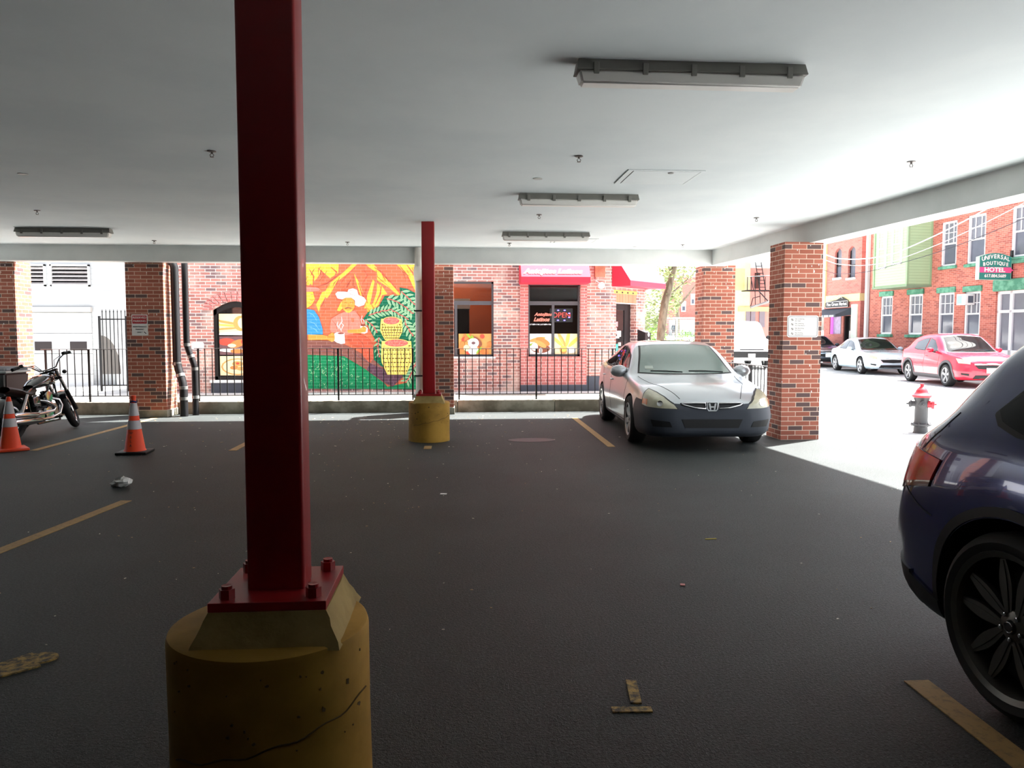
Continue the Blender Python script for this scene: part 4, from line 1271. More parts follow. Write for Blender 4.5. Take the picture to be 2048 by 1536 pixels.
# ------------------------------------------------------------------ traffic cones
M_ORA = pm('cone_orange', (252, 78, 38), 0.45, var=.06)
M_REFL = pm('cone_reflective', (206, 200, 204), 0.4, var=.06)
def cone(x, y, rz, lab, base, marks):
    t = thing('traffic_cone', lab, 'traffic cone', (x, y, 0), rz, 'traffic cones')
    b = MB(); b.box(-.185, .185, -.185, .185, 0, .035, base, bev=.012)
    b.build('base', t, 40)
    r = lambda z: .125 - (.125 - .03) * (z - .03) / .65
    b = MB()
    b.lathe([(r(.03) + .012, .03), (r(.05), .05), (r(.70), .68), (r(.72) * .8, .70), (.016, .70), (.014, .5)], M_ORA, 28)
    cb = b.build('body', t, 40)
    for z0, z1 in ((.31, .42), (.48, .64)):
        b = MB(); b.lathe([(r(z0) + .002, z0), (r(z1) + .002, z1), (r(z1) - .01, z1), (r(z0) - .01, z0)], M_REFL, 28); b.build('reflective_band', t, 40)
    if marks:
        b = MB()
        for k, s_ in enumerate('WELA'):
            z = .265 - k * .052
            M = RZ(-8) @ T(0, -r(z) - .001, z) @ RX(-8) @ MXZ
            b.text(s_, .042, M_INK, M, .002)
        b.build('stencil', t)
        b = MB(); b.tube([(r(.655) * 1.05 * math.cos(a * .6), r(.655) * 1.05 * math.sin(a * .6), .655 + .008 * math.sin(a)) for a in range(11)], .012, pm('blue_tape', (44, 40, 96), .5), 8, closed=True); b.build('tape', t, 40)
        b = MB(); b.lathe([(.03, .69), (.032, .73), (.024, .735), (.024, .69)], M_ORA, 20); b.build('cap', t, 40)
    return t
cone(-4.1, 9.80, 5, 'orange traffic cone with black base and blue tape standing alone', M_BLACK, True)
cone(-5.82, 10.16, 38, 'orange traffic cone on an orange base before the motorcycle wheel', M_ORA, False)

# ------------------------------------------------------------------ hydrant
M_HYD = pm('hydrant_black', (58, 58, 60), 0.5, var=.2, bump=.1)
M_HYR = pm('hydrant_red', (176, 40, 52), 0.5)
t = thing('fire_hydrant', 'black and red fire hydrant on the sunlit pavement', 'hydrant', (7.23, 11.18, -.03), -35)
b = MB()
b.lathe([(.115, 0), (.105, .02), (.10, .10), (.14, .115), (.15, .125), (.15, .145), (.105, .155), (.098, .19), (.095, .50), (.11, .53), (.118, .56), (0, .56)], M_HYD, 28)
b.build('barrel', t, 40)
b = MB()
b.lathe([(.13, .56), (.14, .575), (.14, .595), (.115, .605), (.10, .63), (.09, .64), (.085, .66), (.06, .70), (.032, .725), (.026, .735), (.026, .77), (0, .772)], M_HYR, 28)
b.build('bonnet', t, 40)
for a, r_, m in ((0, .062, M_HYR), (180, .048, M_HYD), (-80, .048, M_HYD)):
    b = MB(); M = RZ(a) @ T(.085, 0, .455) @ RY(90)
    b.lathe([(r_ * .9, 0), (r_ * .9, .05), (r_ * 1.2, .052), (r_ * 1.2, .09), (r_ * .5, .095), (.014, .1), (.014, .125), (0, .125)], m, 20, M)
    b.build('nozzle_cap', t, 40)
for k in range(6):
    b = MB(); a = R(60 * k + 20); b.lathe([(.012, .11), (.012, .16), (0, .16)], M_HYD, 6, T(.132 * math.cos(a), .132 * math.sin(a), 0)); b.build('bolt', t)

# ------------------------------------------------------------------ litter
def flat(name, lab, cat, x, y, pts, m, z=0.002):
    b = MB(); b.prism(pts, .004, m); o = b.build(name, loc=(x, y, z)); return tag(o, lab, cat)
t = MB()
q = random.Random(3)
t.blob((0, 0, .045), (.075, .06, .05), M_SIGNW, u=10, v=7, jit=.28, seed=4); t.blob((-.08, .01, .03), (.05, .045, .034), M_SIGNW, u=8, v=6, jit=.28, seed=9)
for v in t.bm.verts: v.co.z = max(0.0, v.co.z)
tag(t.build('crumpled_paper', loc=(-3.31, 7.62, 0.0)), 'crumpled white paper on the asphalt beyond the near column', 'litter')
flat('paper_scrap', 'little white paper scrap lying alone before the yellow drum', 'litter', -.14, 7.02, [(-.03, -.02), (.03, -.025), (.035, .02), (-.025, .03)], M_SIGNW)
flat('yellow_straw', 'thin yellow straw on the asphalt', 'litter', 1.85, 5.31, [(-.04, -.006), (.045, -.002), (.045, .006), (-.04, .004)], pm('straw_yellow', (190, 170, 40), .5))
flat('red_scrap', 'small reddish scrap on the dark asphalt', 'litter', 1.34, 4.33, [(-.016, -.014), (.012, -.02), (.02, .012), (-.006, .02)], pm('scrap_red', (176, 110, 104), .6))
b = MB()
ml = [pm('petal_pale', (206, 200, 186), .7), pm('petal_tan', (160, 138, 108), .7)]
for i in range(420):
    y = 13.9 - 10.5 * abs(q.random()) ** 1.6
    x = q.uniform(-6, 4.3) if q.random() < .6 else q.gauss(-1.2, 1.2)
    if x > BX(y) - .2: continue
    s_ = q.uniform(.004, .012) * (1.6 if y > 10 else .7)
    a = q.uniform(0, 180)
    b.prism([(-s_, -s_ * .5), (s_, -s_ * .4), (s_ * .8, s_ * .6), (-s_ * .7, s_ * .5)], .003, ml[i % 2], T(x, y, .001) @ RZ(a))
tag(b.build('blossom_litter'), 'scattered pale petals and grit over the asphalt', 'litter', kind='stuff')

# ------------------------------------------------------------------ railings
def railing(lab, x0, x1, posts, y=14.7, z0=.235, zt=1.235, pitch=.135):
    t = thing('iron_railing', lab, 'railing', (x0, y, z0), 0, 'iron railings on the curb')
    L = x1 - x0; H = zt - z0
    b = MB(); b.box(0, L, -.02, .02, H - .012, H, M_RAILTOP); b.build('top_rail', t)
    b = MB(); b.box(0, L, -.012, .012, .10, .115, M_BLACKM); b.build('bottom_rail', t)
    for px in posts:
        b = MB(); b.box(px - x0 - .016, px - x0 + .016, -.016, .016, 0, H - .012, M_BLACKM); b.build('post', t)
    n = int(L / pitch); me = None
    for k in range(n):
        px = .06 + k * pitch
        if any(abs(px - (p - x0)) < .05 for p in posts): continue
        if me is None:
            b = MB(); b.box(-.007, .007, -.007, .007, .115, H - .012, M_BLACKM); o = b.build('baluster', t); me = o.data
        else:
            o = bpy.data.objects.new('baluster', me); COL.objects.link(o); o.parent = t
        o.location = (px, 0, 0)
railing('iron railing on the curb beside the motorcycle', -7.8, -5.97, [-7.72, -6.94])
railing('iron railing on the curb in front of the painted mural', -5.0, -.84, [-4.93, -3.6, -2.3, -.87], zt=1.25)
railing('iron railing on the curb in front of the cafe windows', -.04, 4.55, [.03, 1.55, 3.07, 4.5], zt=1.24)
t = thing('iron_railing', 'short iron railing between the two brick pillars by the street', 'railing', (5.0, 10.95, 0), 0, 'iron railings on the curb')
b = MB(); b.box(-.02, .02, 0, 3.05, .985, 1.0, M_RAILTOP); b.build('top_rail', t)
b = MB(); b.box(-.012, .012, 0, 3.05, .16, .175, M_BLACKM); b.build('bottom_rail', t)
for py in (.05, 1.55, 3.0):
    b = MB(); b.box(-.016, .016, py - .016, py + .016, 0, .985, M_BLACKM); b.build('post', t)
me = None
for k in range(22):
    py = .18 + k * .13
    if me is None:
        b = MB(); b.box(-.007, .007, -.007, .007, .175, .985, M_BLACKM); o = b.build('baluster', t); me = o.data
    else:
        o = bpy.data.objects.new('baluster', me); COL.objects.link(o); o.parent = t
    o.location = (0, py, 0)

# ------------------------------------------------------------------ distant person
M_SKIN = pm('skin', (206, 160, 136), .6)
M_JKT = pm('navy_jacket', (40, 42, 58), .8)
M_SHORT = pm('dark_shorts', (64, 52, 60), .8)
t = None
def skinned(name, verts, edges, radii, m, parent=None, root=0):
    me = bpy.data.meshes.new(name); me.from_pydata(verts, edges, []); me.materials.append(m)
    o = bpy.data.objects.new(name, me); COL.objects.link(o)
    o.modifiers.new('skin', 'SKIN'); 
    for i, r_ in enumerate(radii): me.skin_vertices[0].data[i].radius = (r_, r_)
    me.skin_vertices[0].data[root].use_root = True
    sb = o.modifiers.new('sub', 'SUBSURF'); sb.levels = 2; sb.render_levels = 2
    o.modifiers['skin'].use_smooth_shade = True
    bpy.context.view_layer.update()
    dg = bpy.context.evaluated_depsgraph_get()
    m2 = bpy.data.meshes.new_from_object(o.evaluated_get(dg)); o.modifiers.clear(); o.data = m2
    if not m2.materials: m2.materials.append(m)
    if parent: o.parent = parent
    return o
PV = [(0, 0, .95), (0, .01, 1.15), (0, .02, 1.38), (0, .0, 1.50), (0, -.01, 1.58), (0, -.01, 1.68),
      (.10, 0, .90), (.11, -.06, .50), (.10, .02, .09), (.11, -.10, .04), (-.10, 0, .90), (-.11, .10, .50), (-.10, .26, .13), (-.11, .18, .06),
      (.18, .02, 1.40), (.24, .05, 1.13), (.25, -.04, .90), (.25, -.07, .80), (-.18, .02, 1.40), (-.25, -.02, 1.13), (-.25, -.12, .92), (-.25, -.16, .82)]
PE = [(0, 1), (1, 2), (2, 3), (3, 4), (4, 5), (0, 6), (6, 7), (7, 8), (8, 9), (0, 10), (10, 11), (11, 12), (12, 13), (2, 14), (14, 15), (15, 16), (16, 17), (2, 18), (18, 19), (19, 20), (20, 21)]
PR = [.14, .12, .14, .055, .085, .085, .085, .06, .04, .035, .085, .06, .04, .035, .055, .042, .035, .032, .055, .042, .035, .032]
person = skinned('person', PV, PE, PR, M_SKIN)
person.location = (23.0, 78.5, 1.12); person.rotation_euler = (0, 0, R(160))
tag(person, 'distant person in a dark jacket and shorts walking past the tree', 'person')
JV = [(0, 0, .86), (0, .01, 1.05), (0, .02, 1.25), (0, .02, 1.43), (.19, .02, 1.40), (.245, .05, 1.13), (.255, -.04, .90), (-.19, .02, 1.40), (-.255, -.02, 1.13), (-.255, -.12, .92)]
skinned('jacket', JV, [(0, 1), (1, 2), (2, 3), (3, 4), (4, 5), (5, 6), (3, 7), (7, 8), (8, 9)], [.19, .17, .18, .12, .075, .06, .055, .075, .06, .055], M_JKT, person)
skinned('shorts', [(0, 0, .93), (.10, 0, .86), (.11, -.05, .58), (-.10, 0, .86), (-.11, .09, .58)], [(0, 1), (1, 2), (0, 3), (3, 4)], [.16, .11, .095, .11, .095], M_SHORT, person)
skinned('hair', [(0, .01, 1.70), (0, .04, 1.64)], [(0, 1)], [.09, .08], pm('grey_hair', (190, 184, 176), .7), person)

# ------------------------------------------------------------------ trees and hedge
def leaves(b, c, r, n, m, size, seed, shell=.55):
    q = random.Random(seed)
    for i in range(n):
        while True:
            p = V((q.uniform(-1, 1), q.uniform(-1, 1), q.uniform(-1, 1)))
            if shell < p.length < 1 or (p.length < 1 and q.random() < .35): break
        p = V((c[0] + p.x * r[0], c[1] + p.y * r[1], c[2] + p.z * r[2]))
        s_ = size * q.uniform(.6, 1.3)
        M = T(*p) @ Matrix.Rotation(q.uniform(0, 6.28), 4, 'Z') @ Matrix.Rotation(q.uniform(-1.2, 1.2), 4, 'X') @ Matrix.Rotation(q.uniform(-.8, .8), 4, 'Y')
        b.poly([(-s_, 0, 0), (-s_ * .2, -s_ * .45, .1 * s_), (s_, 0, 0), (-s_ * .2, s_ * .45, .1 * s_)], m, M)
t = thing('street_tree', 'young tree with a leaning trunk and pale spring leaves past the cafe corner', 'tree', (5.98, 22, -.03))
b = MB()
b.tube([(0, 0, 0), (.02, 0, .8), (.04, 0, 1.3), (.10, 0, 1.9), (.18, .02, 2.5), (.30, 0, 2.95), (.38, 0, 3.3), (.50, .02, 3.75), (.72, .1, 4.3)], [.13, .115, .11, .125, .115, .10, .085, .07, .05], M_BARK, 12)
b.build('trunk', t, 50)
for pts in ([(.38, 0, 3.3), (.22, -.1, 3.6), (.12, -.1, 4.2)], [(.50, .02, 3.75), (.7, -.1, 4.0), (1.2, -.2, 4.5)], [(.30, 0, 2.95), (-.1, .2, 3.3), (-.5, .3, 3.9)], [(.18, .02, 2.5), (.6, .4, 2.9), (1.2, .5, 3.4)]):
    b = MB(); b.tube(pts, [.045, .03, .012], M_BARK, 7); b.build('branch', t, 50)
b = MB()
for k, (cc, rr, n) in enumerate([((.3, 0, 4.6), (1.9, 1.6, 1.3), 1500), ((-.3, -.1, 3.4), (.65, .6, .5), 240), ((.85, .1, 3.45), (.6, .6, .45), 170), ((.45, .2, 2.5), (.28, .4, .35), 50), ((.1, .2, 2.7), (.45, .4, .35), 70)]):
    leaves(b, cc, rr, n, M_LEAF, .06, k + 1, shell=.3)
b.build('foliage', t, fix=False)
def bush(name, lab, cat, loc, blobs, m, size=.09):
    t = thing(name, lab, cat, loc)
    b = MB()
    for k in range(5):
        b.tube([(0, 0, 0), (.1 * math.cos(k * 1.3), .1 * math.sin(k * 1.3), .5), (.4 * math.cos(k * 1.3), .4 * math.sin(k * 1.3), 1.3)], [.04, .03, .012], M_BARK, 6)
    b.build('stem', t, 50)
    b = MB()
    for k, (cc, rr, n) in enumerate(blobs): leaves(b, cc, rr, n, m, size, k + 40, shell=.4)
    b.build('foliage', t, fix=False)
    return t
bush('garden_shrub', 'bushy pale green shrub rising beside the cafe corner', 'shrub', (7.75, 29.5, -.02), [((0, 0, 1.3), (.62, .8, 1.2), 700), ((.2, .1, 3.2), (1.0, .9, 1.4), 900)], M_LEAF)
bush('garden_shrub', 'low bright green shrub at the foot of the cafe corner', 'shrub', (6.95, 26.0, -.02), [((0, 0, .85), (.5, .5, .75), 420), ((0, 0, 1.4), (.4, .4, .5), 160)], M_LEAFD, .07)
bush('garden_tree', 'tall pale leafed tree behind the leaning trunk', 'tree', (10.0, 33.0, .05), [((-.45, 0, 3.5), (.5, .7, 1.3), 380), ((.2, 0, 5.1), (1.35, 1.3, 1.0), 560)], M_LEAF, .10)
bush('garden_shrub', 'round green shrub behind the pale fence', 'shrub', (14.4, 46.6, .3), [((0, 0, .95), (.7, .6, .6), 260)], M_LEAFD, .11)
# bare sapling
t = thing('bare_sapling', 'thin bare forked tree before the far brick apartments', 'tree', (19.6, 66, .8))
b = MB()
b.tube([(0, 0, 0), (.05, 0, 2.0), (0, 0, 3.2)], [.25, .2, .15], M_BARK, 8)
for e in ([(-.9, 0, 6.5), (-.3, 0, 4.4)], [(1.8, 0, 5.4), (.9, 0, 4.2)], [(.6, 0, 6.8), (.3, 0, 4.6)]):
    b.tube([(0, 0, 3.2), e[1], e[0]], [.14, .1, .03], M_BARK, 7)
b.build('trunk', t, 50)
# pale fence
t = thing('pale_fence', 'pale pipe and mesh fence across the far street', 'fence', (11.6, 44.5, .29))
M_PALE = pm('pale_green_fence', (186, 204, 196), .5)
for k in range(3):
    b = MB(); b.tube([(k * 1.6, 0, 0), (k * 1.6, 0, 2.25)], .045, M_PALE, 8); b.build('post', t)
b = MB(); b.tube([(0, 0, 2.22), (3.2, 0, 2.22)], .04, M_PALE, 8); b.tube([(0, 0, 1.0), (3.2, 0, 1.0)], .04, M_PALE, 8); b.build('rail', t)
b = MB()
for k in range(33): b.box(k * .1 - .004, k * .1 + .004, -.004, .004, .1, 2.2, M_PALE)
for k in range(20): b.box(0, 3.2, -.004, .004, .1 + k * .11 - .003, .1 + k * .11 + .003, M_PALE)
b.build('mesh', t)
# ------------------------------------------------------------------ cafe building
def wall_holes(b, x0, x1, z0, z1, holes, y0, y1, m):
    xs = sorted({x0, x1} | {h[0] for h in holes} | {h[1] for h in holes})
    zs = sorted({z0, z1} | {h[2] for h in holes} | {h[3] for h in holes})
    for a, c in zip(xs, xs[1:]):
        run = None
        for d, e in zip(zs, zs[1:]):
            mx, mz = (a + c) / 2, (d + e) / 2
            if any(h[0] < mx < h[1] and h[2] < mz < h[3] for h in holes): continue
            b.box(a, c, y0, y1, d, e, m)
def F(y): return T(0, y, 0) @ MXZ
cafe = thing('cafe_building', 'red brick corner cafe with a painted mural and food posters in its windows', 'building', (0, 17.4, 0))
ARX0, ARX1, ARZ = -5.49, -4.50, 2.06
CH = 3.95
H1 = (-.72, .84, 1.0, 2.73); H2 = (1.64, 2.86, 1.0, 2.70); HA = (ARX0, ARX1, .46, 2.26)
b = MB(); wall_holes(b, -6.6, 3.585, -.1, CH, [H1, H2, HA], 0, .25, M_BRICKO)
# arched head filled in above the spring line
n = 12; arc = [(ARX0 + (ARX1 - ARX0) * i / n, ARZ + .2 * math.sin(math.pi * i / n)) for i in range(n + 1)]
b.prism([(ARX1, 2.26), (ARX0, 2.26)] + arc, .25, M_BRICKO, F(.25))
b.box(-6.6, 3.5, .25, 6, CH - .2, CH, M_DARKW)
b.build('wall', cafe)
b = MB()
for i in range(15):
    a0 = R(180 - 180 * i / 15); a1 = R(180 - 180 * (i + .86) / 15)
    cx = (ARX0 + ARX1) / 2; hw_ = (ARX1 - ARX0) / 2
    def ap(a, k): return (cx + (hw_ + k) * math.cos(a), ARZ + (.2 + k) * math.sin(a))
    b.prism([ap(a0, 0), ap(a1, 0), ap(a1, .22), ap(a0, .22)], .02, M_BRICKP, F(0))
b.build('arch_ring', cafe)
b = MB(); wall_holes(b, 1.45, 3.01, .19, 3.4, [H2], -.05, 0, M_BRICKP); b.build('brick_surround', cafe)
M_PLINTH = pm('plinth_paint', (66, 70, 80), .7)
for a in ((1.45, 3.01, -.06, .34), (3.01, 3.45, -.03, .54), (-5.56, -4.45, -.03, .42)):
    b = MB(); b.box(a[0], a[1], a[2], 0, .19, a[3], M_PLINTH); b.build('plinth', cafe)
for a in ((-5.58, -4.43, -.05, .42, .48, M_WHITE), (-.76, .88, -.02, .955, 1.0, M_WHITE), (1.6, 2.9, -.08, .955, 1.0, M_BRICKP)):
    b = MB(); b.box(a[0], a[1], a[2], .1, a[3], a[4], a[5]); b.build('window_sill', cafe)
b = MB(); b.prism(rrect(-5.98, -5.70, 1.17, 1.34, .05), .003, mottled('wall_smear', (200, 190, 190), (226, 220, 220), 12, bump=0), F(0)); b.build('painted_patch', cafe)
# corner cut at 45 degrees holding the door
b = MB(); L45 = 1.535
wall_holes(b, 0, L45, -.1, CH, [(.22, 1.11, .19, 2.25)], 0, .25, M_BRICKO)
b.box(.22, 1.11, -.004, .0, 2.25, 2.50, brick('soldier_course', (168, 104, 78), (186, 120, 92), (150, 90, 70), (220, 200, 160), frac=.1, bw=.068, bh=.25, mw=.012))
o = b.build('corner_wall', cafe, loc=(3.585, 0, 0), rz=45)
M_PY = pm('painted_yellow', (236, 190, 92), .7)
b = MB()
b.box(.40, .92, -.008, 0, 2.66, 2.76, M_PY); b.box(.12, 1.14, -.008, 0, 2.48, 2.56, M_PY)
for k in (-2, -1, 1, 2):
    b.box(.66 + k * .2 - .1, .66 + k * .2 + .1, -.007, 0, 2.60 + abs(k) * .03, 2.615 + abs(k) * .03, M_PY)
for k in range(4): b.box(.2 + k * .24, .27 + k * .24, -.010, -.006, 2.49, 2.53, M_INK)
b.build('yellow_painting', o)
b = MB(); b.box(.18, 1.15, -.012, .02, 2.245, 2.265, M_WHITE); b.build('lintel', o)
M_DRD = pm('door_dark', (30, 26, 28), .35)
dr = MB(); dr.box(.22, .30, .16, .22, .19, 2.25, M_DRD); dr.box(.84, 1.11, .16, .22, .19, 2.25, M_DRD); dr.box(.30, .84, .16, .22, 2.1, 2.25, M_DRD); dr.box(.30, .84, .16, .22, .19, .40, M_DRD)
# the side panel that closes the reveal
dr = dr.build('door', cafe, loc=(3.585, 0, 0), rz=45)
b = MB(); b.box(.30, .84, .18, .20, .40, 2.1, M_GLASSW); b.build('pane', dr)
b = MB()
pk = pm('sticker_pink', (222, 130, 132), .6); gr_ = pm('sticker_green', (60, 178, 150), .6)
for x0, x1, z0, z1, m in ((.30, .42, 1.90, 2.02, M_SIGNW), (.34, .56, 1.70, 1.82, pk), (.32, .52, 1.52, 1.68, pk), (.54, .70, 1.46, 1.60, M_SIGNW), (.30, .62, 1.42, 1.47, M_SIGNW), (.30, .46, 1.14, 1.36, M_GREYFR), (.30, .50, .82, 1.12, M_SIGNW), (.56, .70, .80, .94, M_SIGNW), (.60, .70, 1.24, 1.32, M_SIGNW)):
    b.box(x0, x1, .165, .18, z0, z1, m)
b.prism(ell(.53, 1.2, .05, .09), .006, gr_, F(.172)); b.prism(ell(.64, 1.08, .06, .09), .006, M_SIGNW, F(.172))
b.prism(ell(.40, .90, .07, .05), .004, pm('sticker_blue', (190, 196, 226), .6), F(.164))
b.build('stickers', dr)
b = MB(); b.box(0, .25, 0, 6, -.1, CH, M_BRICKO); b.build('side_wall', cafe, loc=(4.42, 1.085, 0))

def cafe_window(x0, x1, z0, z1, mull, trans, double=True):
    fr = MB(); w = .045
    fr.box(x0, x1, .08, .15, z0, z0 + w, M_GREYFR); fr.box(x0, x1, .08, .15, z1 - w, z1, M_GREYFR)
    fr.box(x0, x0 + w, .08, .15, z0, z1, M_GREYFR); fr.box(x1 - w, x1, .08, .15, z0, z1, M_GREYFR)
    fr.box(x0 + w, x1 - w, .08, .15, trans - .045, trans + .045, M_GREYFR)
    fr.box(mull - .03, mull + .03, .08, .15, z0 + w, trans - .045, M_GREYFR)
    f = fr.build('window', cafe)
    for q_ in ((x0 + w, mull - .03, z0 + w, trans - .045), (mull + .03, x1 - w, z0 + w, trans - .045), (x0 + w, x1 - w, trans + .045, z1 - w)):
        b = MB(); b.box(q_[0], q_[1], .11, .12, q_[2], q_[3], M_CAFEGL); b.build('pane', f)
    return f
M_CAFEGL = pm('cafe_glass', (30, 26, 24), .03, spec=.8, var=.1, alpha=.42)
W1 = cafe_window(-.72, .84, 1.0, 2.73, -.03, 2.24)
W2 = cafe_window(1.64, 2.86, 1.0, 2.70, 2.235, 2.24)
F1 = {k: pm('food_' + k, c_, .6, var=.15, scale=20) for k, c_ in dict(orange=(238, 132, 70), cream=(246, 226, 180), green=(150, 190, 60), brown=(140, 78, 56), red=(214, 78, 60), tan=(214, 160, 90), white=(238, 236, 232), yellow=(248, 210, 96), plum=(112, 80, 84)).items()}
def poster(win, x0, x1, z0, z1, bg, blobs, y=.105):
    b = MB(); b.box(x0, x1, y - .006, y, z0, z1, bg)
    for k, (u, v_, ru, rv, rot, m) in enumerate(blobs):
        W, Hh = x1 - x0, z1 - z0
        pts = [(min(x1, max(x0, p[0])), min(z1, max(z0, p[1]))) for p in ell(x0 + u * W, z0 + v_ * Hh, ru * W, rv * Hh, 16, rot)]
        b.prism(pts, .0012, F1[m], F(y - .006 - k * .0013))
    return b.build('food_poster', win)
q = random.Random(12)
food1 = [(q.uniform(.05, .95), q.uniform(.05, .95), q.uniform(.07, .2), q.uniform(.08, .18), q.uniform(0, 180), q.choice(['orange', 'cream', 'red', 'brown', 'tan', 'green', 'orange'])) for _ in range(26)]
food1 += [(.45, .55, .17, .24, 0, 'white'), (.45, .18, .16, .2, 10, 'white'), (.45, .55, .06, .07, 0, 'plum'), (.62, .2, .13, .05, 50, 'green'), (.3, .9, .1, .05, -50, 'green'), (.85, .25, .12, .08, 40, 'orange'), (.42, .85, .07, .035, -55, 'green')]
poster(W1, .03, .79, 1.05, 1.53, F1['tan'], food1)
poster(W1, -.67, -.08, 1.05, 1.53, F1['white'], food1[3:12])
poster(W2, 1.69, 2.20, 1.05, 1.53, F1['white'], [(.5, .28, .44, .22, 0, 'brown'), (.35, .72, .38, .10, 12, 'tan'), (.6, .62, .36, .16, -25, 'orange'), (.2, .52, .3, .05, 18, 'green'), (.5, .5, .3, .12, -30, 'tan'), (.22, .36, .16, .2, 0, 'white'), (.5, .18, .08, .14, 0, 'white')])
poster(W2, 2.27, 2.81, 1.05, 1.53, F1['cream'], [(.14, .62, .32, .08, -42, 'yellow'), (.32, .72, .34, .09, -60, 'tan'), (.58, .74, .34, .09, 80, 'yellow'), (.86, .62, .34, .09, 42, 'yellow'), (.3, .66, .2, .05, -60, 'yellow'), (.40, .22, .17, .2, 0, 'tan'), (.40, .26, .13, .14, 0, 'yellow'), (.75, .2, .2, .16, 0, 'white')])
b = MB()
M_LOGO = pm('window_logo', (232, 134, 116), .5); M_LOGO2 = pm('window_logo_white', (240, 238, 236), .5)
b.text('Antojitos', .105, M_LOGO, T(2.0, .1, 1.98) @ MXZ, .003, shear=.35, off=.004)
b.text('Latinos', .125, M_LOGO, T(1.96, .1, 1.86) @ MXZ, .003, shear=.35, off=.006)
b.text('617-889-1140 | 617-889-1150', .042, M_LOGO2, T(1.935, .1, 1.745) @ MXZ, .003, off=.001)
b.build('window_lettering', W2)
t = thing('open_sign', 'glowing red and blue OPEN neon sign inside the cafe window', 'neon sign', (2.43, 17.4 + .10, 1.96))
NR = pm('neon_red', (255, 70, 60), .5, emit=2.2, var=.02); NB = pm('neon_blue', (120, 110, 255), .5, emit=3.0, var=.02)
b = MB(); b.text('OPEN', .17, NR, MXZ, .006, off=-.003); b.build('letters', t)
b = MB()
for k in range(8):
    a = R(22 + 45 * k); b.blob((.2 * math.cos(a), -.004, .125 * math.sin(a)), (.026, .006, .014), NB, u=8, v=6)
b.build('lamp_ring', t)
b = MB(); b.box(-.27, .27, .004, .008, -.16, .16, M_BLACK); b.build('backing', t)
# arched window with three food posters
fr = MB(); w = .07
fr.box(ARX0, ARX0 + w, .05, .15, .48, ARZ + .1, M_BLACKM); fr.box(ARX1 - w, ARX1, .05, .15, .48, ARZ + .1, M_BLACKM); fr.box(ARX0, ARX1, .05, .15, .48, .56, M_BLACKM)
fr.prism([(p[0], p[1] - .13) for p in arc[::-1]] + arc, .1, M_BLACKM, F(.15))
WA = fr.build('window', cafe)
b = MB(); b.box(ARX0 + w, ARX1 - w, .12, .13, .56, ARZ + .12, M_GLASSW); b.build('pane', WA)
poster(WA, ARX0 + .1, ARX1 - .1, 1.50, 1.98, F1['cream'], [(.2, .6, .4, .06, -10, 'tan'), (.25, .45, .4, .05, -4, 'yellow'), (.22, .3, .4, .05, 4, 'tan'), (.62, .55, .22, .36, 15, 'tan'), (.66, .55, .13, .26, 15, 'cream'), (.5, .05, .7, .12, 3, 'white')])
poster(WA, ARX0 + .1, ARX1 - .1, 1.05, 1.47, F1['plum'], [(.2, .7, .25, .2, 0, 'red'), (.5, .6, .24, .2, 20, 'orange'), (.8, .7, .2, .2, 0, 'red'), (.5, .25, .55, .12, 0, 'white'), (.5, .2, .2, .12, 0, 'orange'), (.35, .5, .12, .1, 0, 'cream')])
poster(WA, ARX0 + .1, ARX1 - .1, .58, 1.02, F1['cream'], [(.5, .45, .47, .44, 0, 'tan'), (.5, .45, .42, .38, 0, 'cream'), (.5, .6, .16, .14, 0, 'tan'), (.4, .4, .12, .1, 0, 'orange'), (.6, .35, .14, .1, 0, 'tan'), (.5, .62, .05, .06, 0, 'red')])

# the room behind the two big windows, lit by an added light
M_ORW = pm('orange_wall', (176, 84, 44), .8); M_DKB = pm('dark_brown_wall', (62, 42, 32), .8)
b = MB(); b.box(-2.4, 3.4, 2.6, 2.7, 0, 3.7, M_ORW); b.box(-2.5, -2.4, .25, 2.7, 0, 3.7, M_DKB); b.box(1.15, 1.25, .25, 2.6, 0, 3.7, M_ORW); b.box(3.35, 3.4, .25, 2.6, 0, 3.7, M_DKB); b.box(-2.4, 3.4, .25, 2.7, .1, .2, M_DKB); b.box(-2.4, 3.4, .25, 2.7, 3.6, 3.7, M_DKB)
b.build('room', cafe)
la = bpy.data.lights.new('cafe_fill', 'AREA'); la.energy = 100; la.size = 1.2; la.color = (1, .82, .6)  # added area light without a fixture, brightens the cafe room
lo = bpy.data.objects.new('cafe_fill', la); COL.objects.link(lo); lo.location = (-.2, 18.9, 3.5)
t = thing('drinks_fridge', 'dark drinks fridge with a white top behind the first cafe window', 'fridge', (.02, 18.75, .2))
b = MB(); b.box(-.28, .28, 0, .55, 0, 1.95, M_BLACK); b.build('body', t)
b = MB(); b.box(-.3, .3, -.03, .55, 1.95, 2.2, M_SIGNW); b.build('header', t)
b = MB(); b.box(-.25, .25, -.02, 0, .2, 1.92, M_GLASSD); b.box(.2, .215, -.05, -.02, .7, 1.4, M_STEEL); b.build('door', t)
t = thing('spiky_plant', 'spiky dark plant behind the food poster of the first window', 'plant', (.66, 17.95, .2))
b = MB(); b.lathe([(.10, 0), (.14, .9), (0, .9)], M_DKB, 14); b.build('pot', t)
b = MB()
for k in range(9):
    a = k * .7; b.poly([(-.02, 0, .9), (.02, 0, .9), (.16 * math.cos(a), .12 * math.sin(a), 1.25 + .12 * math.sin(k * 2.1))], M_LEAFD, None)
b.build('foliage', t, fix=False)
